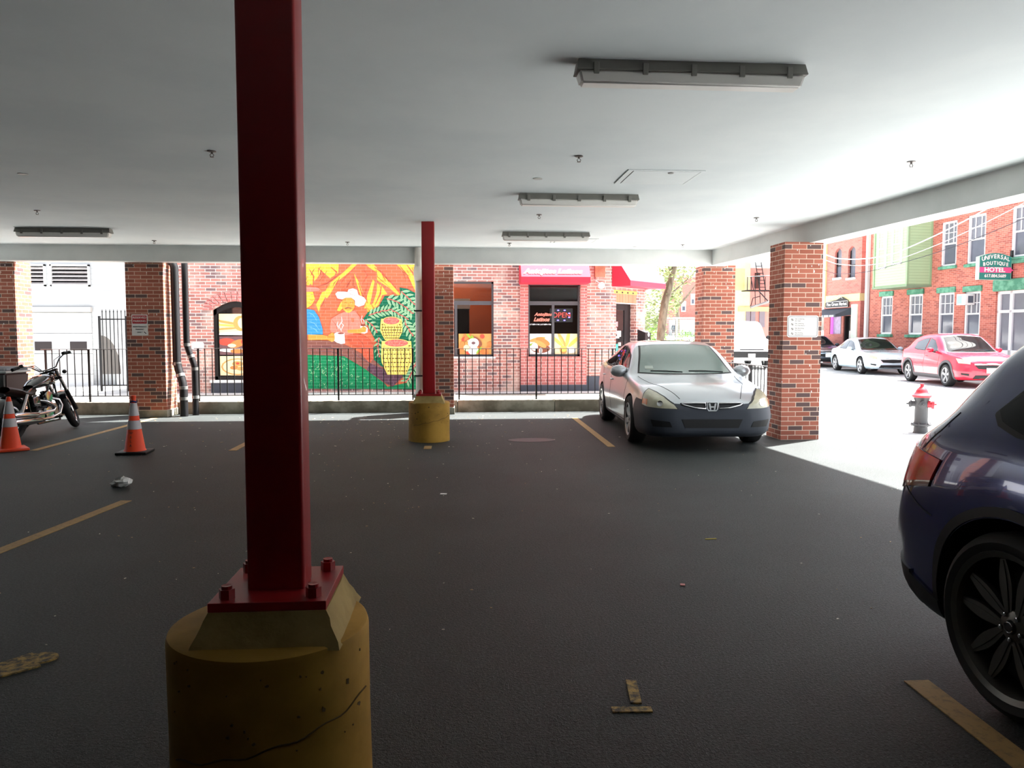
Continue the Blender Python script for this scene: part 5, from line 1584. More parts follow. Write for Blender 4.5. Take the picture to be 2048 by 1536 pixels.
# awnings
def awning(name, lab, loc, rz, L, p, zb, zl, zt, letters):
    t = thing(name, lab, 'awning', loc, rz, 'red cafe awnings')
    b = MB()
    M = Matrix(((0, 0, 1, 0), (-1, 0, 0, 0), (0, 1, 0, 0), (0, 0, 0, 1)))
    b.prism([(0.0, zb), (p, zb), (p, zl), (0.0, zt)], L, M_AWN, M)
    b.build('canopy', t)
    if letters:
        an = math.degrees(math.atan2(zt - zl, p))
        k = .13
        b = MB()
        b.text(letters, .185, M_TXT, T(L * .46, -p * (1 - k) - .003, zl + (zt - zl) * k) @ RX(an), .006, shear=.3, off=.011)
        b.build('lettering', t)
    return t
awning('window_awning', 'red awning with white lettering over the double cafe window', (1.42, 17.34, 0), 0, 1.55, .68, 2.66, 2.79, 3.72, 'Antojitos Latinos')
awning('door_awning', 'red awning wrapping over the corner door of the cafe', (3.61, 17.42, 0), 45, 1.62, .5, 2.63, 2.75, 3.45, None)
for x, y, z, lab in ((3.32, 17.38, 2.64, 'round white wall lamp between the two red awnings'), (4.70, 18.46, 2.60, 'round white wall lamp at the far end of the corner awning')):
    t = thing('wall_lamp', lab, 'wall lamp', (x, y, z), 0, 'round wall lamps on the cafe')
    b = MB(); b.blob((0, -.14, 0), (.085, .085, .075), M_WHITE, u=18, v=10); b.build('shade', t, 60)
    b = MB(); b.tube([(-.16, 0, .16), (-.08, -.1, .09), (0, -.13, .04)], .012, M_WHITE, 8); b.build('arm', t, 50)
t = thing('mailbox', 'small dark mailbox with a white badge on the cafe corner', 'mailbox', (3.585 + .707 * 1.32, 17.4 + .707 * 1.32, 1.34), 45)
b = MB(); b.prism([(0, 0), (.22, 0), (.22, .22), (0, .30)], .26, M_DRD, T(-.13, 0, 0) @ Matrix(((0, 0, 1, 0), (-1, 0, 0, 0), (0, 1, 0, 0), (0, 0, 0, 1)))); b.build('box', t)
b = MB(); b.prism(ell(.03, .17, .04, .05), .003, M_SIGNW, F(-.22)); b.box(-.0, .05, -.224, -.22, .04, .06, M_SIGNW); b.build('badge', t)
t = thing('alarm_box', 'brown box on the brick between the red awnings', 'box', (3.3, 17.37, 2.84))
b = MB(); b.box(-.12, .12, -.1, 0, 0, .34, mottled('rusty_box', (150, 92, 70), (176, 116, 92), 4)); b.box(-.1, .1, -.07, 0, -.08, 0, M_BRICKO); b.build('case', t)

# ---- mural, drawn on the bricks (coordinates measured on the wall)
def mx(p): return (-3.4 + (600 + p[0] / 5.4846 - 613) * .011174, 3.11 - (510 + p[1] / 5.4846 - 527) * .011394)
MU = {}
def mc_(name, rgb, k=1.12):
    if name not in MU:
        rgb = tuple(int(v * .92) for v in rgb)
        lite = tuple(min(255, int(v * .7 + 255 * .3)) for v in rgb); dk = tuple(int(v * .95) for v in rgb)
        MU[name] = brick('mural_' + name, rgb, tuple(min(255, int(v * 1.05)) for v in rgb), dk, lite, frac=.08, bw=.23, bh=.071, mw=.006, bump=.3)
    return MU[name]
OR = mc_('orange', (224, 112, 78)); YE = mc_('yellow', (244, 196, 74)); RU = mc_('rust', (206, 92, 66)); BR = mc_('brown', (140, 88, 78)); PU = mc_('purple', (98, 66, 82))
GD = mc_('green', (22, 140, 88)); GL = mc_('light_green', (170, 222, 168)); SK = mc_('tan', (226, 160, 70)); PI = mc_('pink', (232, 136, 118)); BL = mc_('blue', (62, 150, 208)); WH = mc_('white', (240, 228, 230)); BK = mc_('basket', (250, 220, 112)); BD = mc_('basket_line', (104, 84, 40)); BE = mc_('berry', (214, 104, 96)); OU = mc_('outline', (150, 70, 56)); DG_ = mc_('dark_green', (14, 104, 72))
mb = MB(); LAY = [0]
def mp(pts, m, world=False):
    LAY[0] += 1
    P_ = pts if world else [mx(p) for p in pts]
    mb.prism(P_, .0016, m, F(-.003 - LAY[0] * .00006))
def ln(pts, w, m):
    P_ = [V((p[0], p[1])) for p in pts]
    A, B = [], []
    for i, p in enumerate(P_):
        d = (P_[min(i + 1, len(P_) - 1)] - P_[max(i - 1, 0)]).normalized(); n_ = V((-d.y, d.x))
        k = w / 2 * (1 if 0 < i < len(P_) - 1 else .4)
        A.append(p + n_ * k); B.append(p - n_ * k)
    mp([tuple(p) for p in A] + [tuple(p) for p in B[::-1]], m)
mp([(-4.40, .28), (-.80, .28), (-.80, 3.6), (-4.40, 3.6)], OR, True)
# folded yellow hills
mp([(-460, 40), (430, 60), (420, 190), (330, 250), (240, 170), (180, 260), (90, 330), (-60, 250), (-300, 330), (-460, 220)], YE)
for pts in ([(600, 70), (640, 85), (520, 200), (400, 290), (330, 420), (290, 470), (250, 430), (330, 300), (470, 190)], [(590, 190), (620, 300), (660, 430), (700, 480), (680, 380), (640, 280)],
            [(700, 70), (800, 80), (900, 200), (1020, 310), (1100, 420), (1120, 470), (980, 350), (850, 270), (840, 180), (760, 130)], [(1040, 70), (1350, 70), (1350, 420), (1270, 380), (1200, 250), (1120, 150)],
            [(760, 560), (700, 580), (740, 420), (800, 260), (820, 280), (790, 420)], [(850, 300), (900, 330), (960, 420), (900, 430), (860, 540), (790, 600), (740, 620), (720, 560), (800, 520), (840, 400)],
            [(200, 620), (170, 540), (240, 400), (300, 380), (260, 480), (220, 540)], [(130, 330), (180, 190), (130, 110), (80, 240)]):
    mp(pts, YE)
for pts in ([(440, 200), (300, 300), (200, 330)], [(100, 150), (150, 230), (140, 330)], [(200, 140), (260, 200), (250, 280)], [(620, 120), (500, 230), (420, 340)], [(900, 200), (1000, 290), (1090, 400)], [(820, 130), (900, 180), (980, 270)], [(1100, 110), (1180, 210), (1240, 330)],
            [(640, 300), (680, 420), (700, 500)], [(740, 300), (720, 420), (735, 520)], [(900, 300), (880, 420), (820, 540)], [(700, 150), (740, 220), (690, 300)], [(1180, 100), (1240, 180), (1290, 280)], [(340, 130), (400, 180), (380, 240)], [(60, 180), (40, 260), (70, 330)], [(560, 260), (520, 340), (480, 370)], [(1000, 380), (1040, 440), (1060, 470)]):
    ln(pts, 16, RU)
for pts in ([(430, 210), (290, 310), (190, 345)], [(835, 140), (850, 230), (990, 350)], [(590, 200), (580, 330), (640, 360)], [(730, 330), (690, 470), (740, 600)], [(1080, 110), (1150, 190), (1220, 230)]):
    ln(pts, 6, OU)
q = random.Random(8)
for k in range(60):
    px, py = q.uniform(60, 1260), q.uniform(90, 600)
    if py > 330 and (px > 860 or 330 < px < 720): continue
    sl = 1 if px > 700 else -1
    ln([(px, py), (px + sl * q.uniform(10, 30), py + q.uniform(25, 45)), (px + sl * q.uniform(25, 50), py + q.uniform(60, 100))], q.uniform(4, 9), RU if k % 3 else OU)
# grass
q = random.Random(2)
mp([(-4.40, .28), mx((1345, 1470)), mx((1345, 1380)), mx((1150, 1400)), mx((950, 1440)), mx((820, 1290)), mx((640, 1190)), mx((470, 1095)), mx((80, 1085)), (-4.40, 1.02)], GD, True)
for k in range(230):
    px, py = q.uniform(-440, 900), q.uniform(1100, 1450)
    if py < 1100 + max(0, px - 470) * .8 + 20: continue
    a = q.uniform(0, 6.28); L = q.uniform(18, 40)
    ln([(px, py), (px + L * .5 * math.cos(a), py + L * .5 * math.sin(a)), (px + L * .8 * math.cos(a + .9), py + L * .8 * math.sin(a + .9))], 7, GL if k % 3 else DG_)
# log and leg
mp([(-440, 900), (370, 935), (520, 990), (820, 1160), (1100, 1270), (1160, 1300), (1010, 1440), (930, 1410), (700, 1240), (470, 1100), (80, 1085), (-440, 1060)], BR)
mp([(760, 1180), (900, 1240), (1160, 1275), (1130, 1320), (1010, 1440), (900, 1380), (720, 1250)], PU)
for pts in ([(90, 990), (300, 1000), (500, 1050)], [(90, 1040), (330, 1050), (560, 1120)], [(560, 1060), (700, 1150), (900, 1250)], [(760, 1290), (900, 1340), (1000, 1390)]):
    ln(pts, 7, PU)
# second farmer
mp([(500, 870), (600, 840), (740, 900), (790, 960), (800, 1110), (760, 1180), (690, 1110), (640, 1010), (540, 970)], RU)
ln([(590, 870), (680, 960), (720, 1090)], 6, OU)
mp([(318, 800), (335, 690), (420, 640), (500, 605), (600, 605), (650, 670), (665, 760), (640, 840), (500, 870), (420, 850), (330, 835)], PI)
for pts in ([(525, 620), (530, 740), (520, 830)], [(340, 700), (390, 760), (400, 830)]): ln(pts, 5, OU)
mp([(555, 685), (590, 685), (588, 720), (570, 730), (556, 718)], OR)
mp([(400, 600), (450, 500), (470, 570), (430, 610)], YE)
mp(ell(525, 535, 75, 82, 22), SK); mp([(470, 580), (520, 610), (580, 590), (540, 625), (500, 620)], YE)
mp([(485, 575), (520, 562), (570, 572), (560, 580), (525, 574), (495, 584)], OU)
ln([(480, 520), (500, 512), (515, 520)], 5, OU); ln([(545, 518), (562, 510), (578, 518)], 5, OU); ln([(530, 520), (536, 548), (524, 552)], 5, OU)
mp([(385, 420), (410, 395), (480, 395), (520, 400), (530, 370), (580, 358), (625, 375), (640, 430), (700, 455), (725, 490), (700, 540), (640, 560), (600, 540), (600, 490), (560, 460), (500, 460), (460, 480), (410, 470)], WH)
for pts in ([(520, 400), (560, 425), (625, 440)], [(545, 385), (570, 375), (590, 385)], [(640, 470), (690, 490), (640, 520)]): ln(pts, 5, PI)
mp([(510, 815), (650, 800), (690, 765), (735, 790), (720, 840), (650, 850), (520, 845)], SK)
mp([(655, 760), (700, 765), (740, 790), (735, 840), (700, 855), (660, 845)], WH); mp([(650, 800), (690, 770), (725, 790), (715, 835), (655, 845)], SK); mp(ell(684, 764, 26, 8), OU)
for pts in ([(680, 750), (665, 700), (680, 655)], [(695, 750), (700, 710), (675, 690)]): ln(pts, 9, WH)
# first farmer, mostly behind the column from here
mp([(-260, 640), (-150, 590), (80, 585), (150, 598), (200, 670), (240, 800), (242, 862), (-260, 870)], BL)
for pts in ([(90, 620), (140, 650), (180, 720)], [(90, 720), (150, 740), (210, 820)], [(90, 780), (150, 800), (190, 840)]): ln(pts, 6, mc_('pale_blue', (130, 190, 226)))
mp([(-40, 400), (140, 398), (160, 470), (150, 500), (120, 545), (60, 580), (-30, 560)], YE)
ln([(100, 480), (130, 490), (150, 478)], 5, OU); ln([(90, 520), (110, 530), (128, 515)], 5, OU); ln([(110, 430), (130, 425), (150, 432)], 5, OU)
mp([(-200, 350), (-60, 300), (60, 340), (190, 350), (218, 370), (205, 390), (60, 398), (-200, 396)], PI)
mp([(80, 862), (240, 868), (300, 880), (350, 838), (388, 880), (380, 925), (340, 945), (290, 920), (80, 925)], SK)
mp([(370, 850), (400, 838), (480, 845), (486, 960), (440, 968), (390, 950), (355, 920), (360, 870)], WH); mp(ell(440, 850, 36, 9), OU); mp([(300, 870), (345, 840), (370, 865), (372, 920), (330, 935)], SK)
for pts in ([(450, 830), (420, 770), (455, 720), (450, 670)], [(440, 820), (470, 760), (440, 730)], [(420, 800), (400, 760), (410, 720)]): ln(pts, 10, WH)
# coffee plant
mp([(1095, 345), (1180, 360), (1260, 400), (1350, 440), (1350, 1380), (1180, 1400), (1110, 1300), (880, 1210), (800, 1140), (800, 1000), (860, 990), (780, 850), (740, 760), (690, 690), (740, 620), (860, 560), (930, 440), (1040, 440), (1110, 430)], DG_)
def leaf(cx, cy, L, ang, w=.27):
    a = R(ang); c_, s_ = math.cos(a), math.sin(a)
    pts = [(0, 0), (.25, w * .8), (.55, w), (.85, w * .5), (1, 0), (.85, -w * .5), (.55, -w), (.25, -w * .8)]
    mp([(cx + L * (x * c_ - y * .5 * s_), cy + L * (x * s_ + y * .5 * c_)) for x, y in pts], GL)
    ln([(cx + L * .1 * c_, cy + L * .1 * s_), (cx + L * .5 * c_, cy + L * .5 * s_), (cx + L * .95 * c_, cy + L * .95 * s_)], 5, DG_)
def branch(P_, L):
    for (x0, y0), (x1, y1) in zip(P_, P_[1:]):
        n_ = max(2, int(math.hypot(x1 - x0, y1 - y0) / 40)); a = math.degrees(math.atan2(y1 - y0, x1 - x0))
        for i in range(n_):
            x, y = x0 + (x1 - x0) * i / n_, y0 + (y1 - y0) * i / n_
            leaf(x, y, L * 1.15, a + 48); leaf(x, y, L * 1.15, a - 48)
    for (x0, y0), (x1, y1) in zip(P_, P_[1:]):
        n_ = max(2, int(math.hypot(x1 - x0, y1 - y0) / 13))
        for i in range(n_): mp(ell(x0 + (x1 - x0) * i / n_ + q.uniform(-5, 5), y0 + (y1 - y0) * i / n_ + q.uniform(-5, 5), 8, 7, 8), BE)
branch([(1120, 390), (1200, 470), (1270, 540), (1345, 590)], 84)
branch([(960, 470), (1060, 500), (1160, 560), (1250, 640)], 80)
branch([(760, 650), (880, 610), (1000, 590), (1110, 650), (1200, 700)], 72)
branch([(720, 700), (800, 770), (850, 850)], 64)
branch([(1150, 720), (1190, 800), (1250, 890)], 80)
branch([(860, 900), (850, 1010), (870, 1120)], 60)
branch([(1270, 1180), (1220, 1300), (1150, 1400)], 70)
branch([(1280, 720), (1310, 850), (1300, 1000), (1320, 1150)], 66)
# baskets
def basket(x0, x1, yt, yb, bulge):
    cx = (x0 + x1) / 2; hw_ = (x1 - x0) / 2
    L_, R_ = [], []
    for i in range(9):
        u = i / 8; w_ = hw_ * (1 + bulge * math.sin(math.pi * u)) * (1 - .35 * max(0, u - .6) / .4)
        L_.append((cx - w_, yt + (yb - yt) * u)); R_.append((cx + w_, yt + (yb - yt) * u))
    mp(L_ + R_[::-1], BK)
    for i in range(1, 8):
        u = i / 8; y = yt + (yb - yt) * u; w_ = hw_ * (1 + bulge * math.sin(math.pi * u)) * (1 - .35 * max(0, u - .6) / .4)
        n_ = 9
        for k in range(n_):
            x = cx - w_ * .9 + 1.8 * w_ * (k + (.5 if i % 2 else 0)) / n_
            mp([(x, y), (x + w_ * .14, y), (x + w_ * .14, y + 11), (x, y + 11)], BD)
    for k in range(7):
        x = cx - hw_ * .85 + 1.7 * hw_ * k / 6
        ln([(x, yt + 45), (x + (x - cx) * .1, (yt + yb) / 2), (cx + (x - cx) * .75, yb - 8)], 6, BD)
    mp(ell(cx, yt + 28, hw_ * .92, 52, 24), BK); mp(ell(cx, yt + 22, hw_ * .80, 40, 24), BE)
    for k in range(46):
        a = q.uniform(0, 6.28); r_ = math.sqrt(q.random()) * .92
        mp(ell(cx + hw_ * .76 * r_ * math.cos(a), yt + 22 + 36 * r_ * math.sin(a), 6, 5, 6), PI)
basket(890, 1115, 690, 925, .10)
basket(895, 1220, 935, 1305, .06)
mb.build('mural', cafe)

# ------------------------------------------------------------------ white garage building
wb = thing('white_building', 'white clapboard building with louvres and a garage door behind the railing', 'building', (0, 20.4, 0))
k_ = 20.4 / 20
b = MB(); b.box(-15, -8.3, 0, 8, -.05, 6.5, M_WHITESD); b.build('wall', wb)
b = MB(); b.box(-8.92, -8.3, -.05, 0, -.05, 6.5, M_WHITE); b.build('corner_board', wb)
for x0, x1 in ((-11.6, -10.62), (-10.5, -9.52)):
    b = MB(); M_SLAT = pm('louvre_slat', (176, 170, 166), .6)
    for a in ((x0, x1, 2.76, 2.80), (x0, x1, 3.28, 3.32)): b.box(a[0], a[1], -.06, .02, a[2], a[3], M_WHITE)
    for xx in (x0, x1 - .04): b.box(xx, xx + .04, -.06, .02, 2.76, 3.32, M_WHITE)
    b.box(x0, x1, .0, .02, 2.76, 3.32, M_DARKW)
    for i in range(5): b.hexa([(x0 + .04, -.055, 2.80 + i * .098), (x1 - .04, -.055, 2.80 + i * .098), (x1 - .04, 0, 2.85 + i * .098), (x0 + .04, 0, 2.85 + i * .098), (x0 + .04, -.055, 2.815 + i * .098), (x1 - .04, -.055, 2.815 + i * .098), (x1 - .04, 0, 2.865 + i * .098), (x0 + .04, 0, 2.865 + i * .098)], M_SLAT)
    b.build('louvre', wb)
b = MB(); b.box(-11.7, -9.5, -.10, 0, 2.10, 2.22, pm('door_head_trim', (206, 200, 192), .6)); b.build('door_head', wb)
gd = MB()
for i in range(4): gd.box(-11.6, -9.52, -.05, 0, -.05 + i * .535, .47 + i * .535, M_WHITE, bev=.01)
gd = gd.build('garage_door', wb)
for x0 in (-10.94, -10.06):
    b = MB(); b.box(x0, x0 + .42, -.07, -.05, 1.10, 1.33, pm('garage_pane', (40, 30, 30), .3, spec=.4)); b.build('pane', gd)

# iron gate
t = thing('iron_gate', 'tall black iron gate with spear tops beside the white building', 'gate', (-8.3, 18.1, .19))
for (x, y, rz, nm) in ((0, 0, 0, 1), (.62, -.05, 24, 2)):
    b = MB()
    b.box(0, .045, -.02, .02, 0, 1.75, M_BLACKM); b.box(.66, .70, -.02, .02, 0, 1.8, M_BLACKM)
    b.box(0, .7, -.012, .012, 1.66, 1.69, M_BLACKM); b.box(0, .7, -.012, .012, .12, .15, M_BLACKM)
    for i in range(7):
        xx = .09 + i * .085
        b.box(xx - .008, xx + .008, -.008, .008, .12, 1.84, M_BLACKM)
        b.lathe([(.018, 1.84), (0, 1.92)], M_BLACKM, 6, T(xx, 0, 0))
    arc_ = [(.05, .4)] + [(.05 + .42 * math.sin(R(a)), .4 + .95 * math.cos(R(a)) * .95) for a in range(0, 91, 10)]
    b.prism(arc_, .01, pm('gate_sheet', (108, 104, 100), .6, metal=.2), F(.005))
    o = b.build('gate_leaf', t); o.location = (x, y, 0); o.rotation_euler = (0, 0, R(rz))

# ------------------------------------------------------------------ hotel across the street
def place(o): o.location = (19.254, 29.68, 0); o.rotation_euler = (0, 0, R(96.21)); return o
hotel = place(thing('hotel_building', 'red brick hotel with green stone lintels and a green clapboard bay', 'building'))
# local frame: x runs away along the street, y points out to the street, z up
def wall_out(b, s0, s1, z0, z1, holes, m, y0=-.25, y1=0): wall_holes(b, s0, s1, z0, z1, holes, y0, y1, m)
LW = [(2.07, 2.84, 1.54, 3.21), (.22, 1.05, 1.52, 3.20), (-1.5, -.66, 1.50, 3.17), (-2.8, -2.03, 1.47, 3.14)]
UW = [(-1.52, -.72, 4.22, 5.97), (-2.92, -2.06, 4.20, 6.02), (-5.0, -4.08, 4.25, 6.05)]
DO = (-6.6, -3.50, -.1, 3.08)
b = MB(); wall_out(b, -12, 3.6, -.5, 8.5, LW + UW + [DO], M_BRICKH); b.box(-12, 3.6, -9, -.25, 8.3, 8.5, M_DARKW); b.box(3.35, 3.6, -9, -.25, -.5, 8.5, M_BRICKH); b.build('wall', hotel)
def sash(parent, s0, s1, z0, z1, m_gl, grid=True, y=-.06):
    w = .075; zm = z0 + (z1 - z0) * .5
    b = MB()
    b.box(s0, s1, y - .08, y + .03, z0, z0 + w, M_FRAME); b.box(s0, s1, y - .08, y + .03, z1 - w, z1, M_FRAME)
    b.box(s0, s0 + w, y - .08, y + .03, z0, z1, M_FRAME); b.box(s1 - w, s1, y - .08, y + .03, z0, z1, M_FRAME)
    b.box(s0 + w, s1 - w, y - .05, y + .01, zm - .03, zm + .03, M_FRAME)
    if grid:
        for k in (1, 2):
            xx = s0 + (s1 - s0) * k / 3; b.box(xx - .012, xx + .012, y - .05, y - .01, zm, z1 - w, M_FRAME)
        zz = (zm + z1) / 2; b.box(s0 + w, s1 - w, y - .05, y - .01, zz - .012, zz + .012, M_FRAME)
    f = b.build('window', parent)
    for za, zb_, m in ((z0 + w, zm - .03, m_gl), (zm + .03, z1 - w, M_GLASSL)):
        b = MB(); b.box(s0 + w, s1 - w, y - .06, y - .045, za, zb_, m); b.build('pane', f)
    return f
M_GLG = pm('grey_blind_glass', (88, 92, 104), .1, spec=.7, var=.15, scale=3)
for h in LW:
    f = sash(hotel, *h, M_GLG)
    b = MB(); b.box(h[0] - .07, h[1] + .07, -.02, .07, h[3], h[3] + .22, M_GREENST, bev=.02); b.build('lintel', hotel, 40)
    b = MB(); b.box(h[0] - .08, h[1] + .08, -.1, .12, h[2] - .13, h[2], M_GREENST, bev=.025); b.build('sill', hotel, 40)
for h in UW:
    sash(hotel, *h, M_GLG)
    b = MB(); b.box(h[0] - .06, h[1] + .06, -.1, .10, h[2] - .12, h[2], M_GREENST, bev=.02); b.build('sill', hotel, 40)
b = MB(); b.box(-6.8, -3.42, -.02, .10, 3.08, 3.50, M_GREENST, bev=.04); b.build('lintel', hotel, 40)
b = MB(); b.box(-5.3, -3.95, -.02, .10, 4.02, 4.2, M_GREENST, bev=.03); b.build('sill', hotel, 40)
sf = MB()
for a in ((-6.6, -3.5, 2.98, 3.08), (-6.6, -3.5, 2.30, 2.40), (-6.6, -3.5, .0, .95)): sf.box(a[0], a[1], -.22, -.08, a[2], a[3], M_FRAME)
for xx in (-3.62, -4.16, -5.3, -6.6): sf.box(xx, xx + .12, -.22, -.08, 0, 3.08, M_FRAME)
sf = sf.build('shop_front', hotel)
for a in ((-4.04, -3.62, .95, 2.30), (-5.18, -4.16, .95, 2.30), (-4.04, -3.62, 2.40, 2.98), (-5.18, -4.16, 2.40, 2.98), (-6.48, -5.3, .95, 2.30), (-6.48, -5.3, 2.40, 2.98)):
    b = MB(); b.box(a[0], a[1], -.17, -.15, a[2], a[3], M_GLASSL); b.build('pane', sf)
ac = MB(); ac.box(-2.42, -1.98, -.1, .32, 2.64, 3.06, M_WHITE, bev=.01)
ac = ac.build('air_conditioner', hotel, 40)
b = MB(); b.box(-2.25, -2.02, .32, .325, 2.70, 3.0, pm('ac_grille', (150, 180, 196), .5)); b.box(-2.425, -2.42, -.02, .2, 2.72, 2.98, M_GLG); b.build('grille', ac)
# clapboard bay
bay = MB()
bay.box(-.22, 1.85, 0, 1.1, 3.52, 7.6, M_GREENSD)
bay = bay.build('bay', hotel)
b = MB()
for xx, yy in ((-.24, 1.05), (-.24, .0), (1.80, 1.05)): b.box(xx, xx + .09, yy, yy + .09, 3.5, 7.6, pm('green_corner_board', (140, 166, 128), .6))
b.box(-.26, 1.9, -.0, 1.15, 3.46, 3.54, pm('bay_base', (120, 140, 112), .6)); b.build('trim', bay)
for h in ((.12, .74, 4.4, 6.1), (1.08, 1.66, 4.3, 6.0)):
    sash(hotel, *h, M_GLG, y=1.12)
# projecting hotel sign
t = place(thing('hotel_sign', 'green projecting sign reading Universal Boutique Hotel on the brick hotel', 'sign'))
M_SGN = pm('sign_green', (40, 122, 112), .5); M_SGE = pm('sign_edge', (170, 196, 180), .6); M_SGR = pm('sign_rose', (214, 78, 132), .5)
MS = T(-4.15, .75, 3.45) @ Matrix(((0, 0, -1, 0), (-1, 0, 0, 0), (0, 1, 0, 0), (0, 0, 0, 1)))      # plane x -> towards the wall, y -> up, facing the camera side
outl = [(-.66, 0), (.66, 0), (.66, .80)] + [(.66 - 1.32 * i / 10, .80 + .14 * math.sin(math.pi * i / 10)) for i in range(1, 10)] + [(-.66, .80)]
b = MB(); b.prism(outl, .16, M_SGE, MS, z0=-.08); b.build('case', t)
b = MB(); b.prism([(p[0] * .97, p[1] * .985 + .007) for p in outl], .006, M_SGN, MS, z0=.08)
b.box(-.64, .64, .245, .44, .086, .09, M_SGR, MS); b.prism([(.56, .25), (.74, .34), (.56, .43)], .01, M_SGR, MS, z0=.082)
b.build('face', t)
b = MB()
def arched(s_, zc, w_, rise, size, m):
    wt = [.5 if ch == 'I' else 1.0 for ch in s_]
    for i, ch in enumerate(s_):
        u = (sum(wt[:i]) + wt[i] / 2) / sum(wt); x = -w_ / 2 + w_ * u
        b.text(ch, size, m, MS @ T(x, zc + rise * math.sin(math.pi * u), .09), .004, off=.006)
arched('UNIVERSAL', .70, 1.16, .11, .20, M_SIGNW); arched('BOUTIQUE', .52, 1.08, .06, .17, M_SIGNW)
b.text('HOTEL', .215, M_SIGNW, MS @ T(-.04, .342, .094), .004, off=.008, sx=1.25); b.text('617.884.5689', .15, M_SIGNW, MS @ T(0, .13, .09), .004, off=.004, sx=1.08)
b.build('lettering', t)
b = MB(); b.tube([(-4.15, 0, 4.28), (-4.15, .12, 4.28)], .03, M_BLACKM, 8); b.tube([(-4.15, 0, 3.5), (-4.15, .12, 3.5)], .03, M_BLACKM, 8); b.box(-4.2, -4.1, .0, .05, 3.35, 4.5, M_BLACKM); b.build('bracket', t)

# ------------------------------------------------------------------ market shop beside the hotel
shop = place(thing('market_building', 'brick shop with two arched windows and a dark awning beside the hotel', 'building'))
AW = [(5.82, 6.36, 4.30, 5.45), (4.74, 5.30, 4.22, 5.42)]
SW = (5.70, 6.66, 1.55, 2.42); SD = (4.98, 5.55, .1, 2.42)
b = MB(); wall_out(b, 4.28, 7.15, -.3, 3.10, [SW, SD], M_BRICKS); wall_out(b, 4.28, 7.15, 3.45, 8.0, [(a[0], a[1], a[2], a[3] + .27) for a in AW], M_BRICKS)
for a in AW:
    ar_ = [((a[0] + a[1]) / 2 - (a[1] - a[0]) / 2 * math.cos(math.pi * i / 12), a[3] + .27 * math.sin(math.pi * i / 12)) for i in range(13)]
    b.prism([(a[1], a[3] + .27), (a[0], a[3] + .27)] + ar_, .25, M_BRICKS, MXZ)
b.box(4.28, 4.53, -8, -.25, -.3, 8.0, M_BRICKS); b.box(4.3, 7.15, -8, -.25, 7.8, 8, M_DARKW)
b.build('wall', shop)
b = MB(); b.box(4.28, 7.2, -.25, .05, 3.10, 3.45, M_CREAM); b.box(7.0, 7.15, 0, .08, 2.9, 8.0, M_CREAM); b.build('cream_band', shop)
for a in AW:
    fr = MB()
    fr.box(a[0], a[1], -.2, -.14, a[2], a[3] + .25, M_GLASSL)
    fr.box(a[0], a[1], -.14, -.10, (a[2] + a[3]) / 2 - .03, (a[2] + a[3]) / 2 + .03, M_DRD); fr.box(a[0], a[0] + .05, -.14, -.1, a[2], a[3] + .1, M_DRD); fr.box(a[1] - .05, a[1], -.14, -.1, a[2], a[3] + .1, M_DRD)
    f = fr.build('window', shop)
    b = MB(); b.box(a[0] - .06, a[1] + .06, -.1, .08, a[2] - .1, a[2], M_FRAME); b.build('sill', shop)
    b = MB(); b.box(a[0] + .05, a[1] - .05, -.14, -.12, a[2], (a[2] + a[3]) / 2 - .03, M_GLG); b.build('pane', f)
M_MAG = pm('magenta_neon', (226, 120, 230), .5, emit=.8, var=.05)
f = MB(); f.box(SW[0], SW[1], -.2, -.16, SW[2], SW[3], pm('shop_display', (176, 160, 190), .3, var=.5, scale=6)); f.box(SW[0] + .12, SW[0] + .2, -.16, -.1, SW[2], SW[3], M_DRD)
f.box(SW[1] - .06, SW[1], -.16, -.05, SW[2], SW[3], M_MAG); f.box(SW[0], SW[0] + .04, -.16, -.05, SW[2], SW[3], M_MAG)
f.build('window', shop)
b = MB(); b.box(SD[0], SD[1], -.22, -.16, SD[2], SD[3], M_GLASSD); b.box(SD[1] - .08, SD[1], -.16, -.06, SD[2], SD[3], M_DRD); b.box(SD[0] + .1, SD[0] + .3, -.16, -.15, 1.4, 1.7, M_SIGNW); b.build('door', shop)
b = MB(); b.box(4.45, 4.88, 0, .06, .2, 2.95, pm('pale_banner', (226, 238, 220), .7)); b.build('banner', shop)
t = place(thing('shop_awning', 'dark grey awning with pale squares over the market window', 'awning'))
MA = Matrix(((0, 0, 1, 0), (1, 0, 0, 0), (0, 1, 0, 0), (0, 0, 0, 1)))
M_AWD = pm('awning_charcoal', (70, 74, 84), .8)
b = MB(); b.prism([(0, 2.45), (.85, 2.35), (.85, 2.47), (0, 2.80)], 2.3, M_AWD, T(4.92, .01, 0) @ MA); b.build('canopy', t)
b = MB()
for k in range(5): b.box(5.05 + k * .43, 5.40 + k * .43, .862, .868, 2.36, 2.45, M_SIGNW)
b.build('valance_lettering', t)
t = place(thing('market_sign', 'black board sign with white lettering above the market awning', 'sign'))
b = MB(); b.prism([(5.05, 2.84), (6.85, 2.84), (6.85, 3.14), (6.0, 3.20), (5.55, 3.34), (5.1, 3.16)], .06, M_DRD, T(0, .12, 0) @ MXZ); b.build('board', t)
b = MB(); b.text('Fine Green Market', .23, M_SIGNW, T(5.95, .125, 3.0) @ RZ(180) @ MXZ, .006, off=.004, sx=.92); b.tube([(5.06, .13, 2.85), (6.84, .13, 2.85), (6.84, .13, 3.13), (5.06, .13, 3.13)], .014, M_SIGNW, 5, closed=True); b.build('lettering', t)
for k in range(3):
    b = MB(); b.tube([(5.5 + k * .4, .05, 3.2), (5.5 + k * .4, .3, 3.42), (5.5 + k * .4, .45, 3.3)], .012, M_SIGNW, 6); b.build('lamp_arm', t)
t = place(thing('downspout', 'white downspout in the gap between the hotel and the market', 'pipe'))
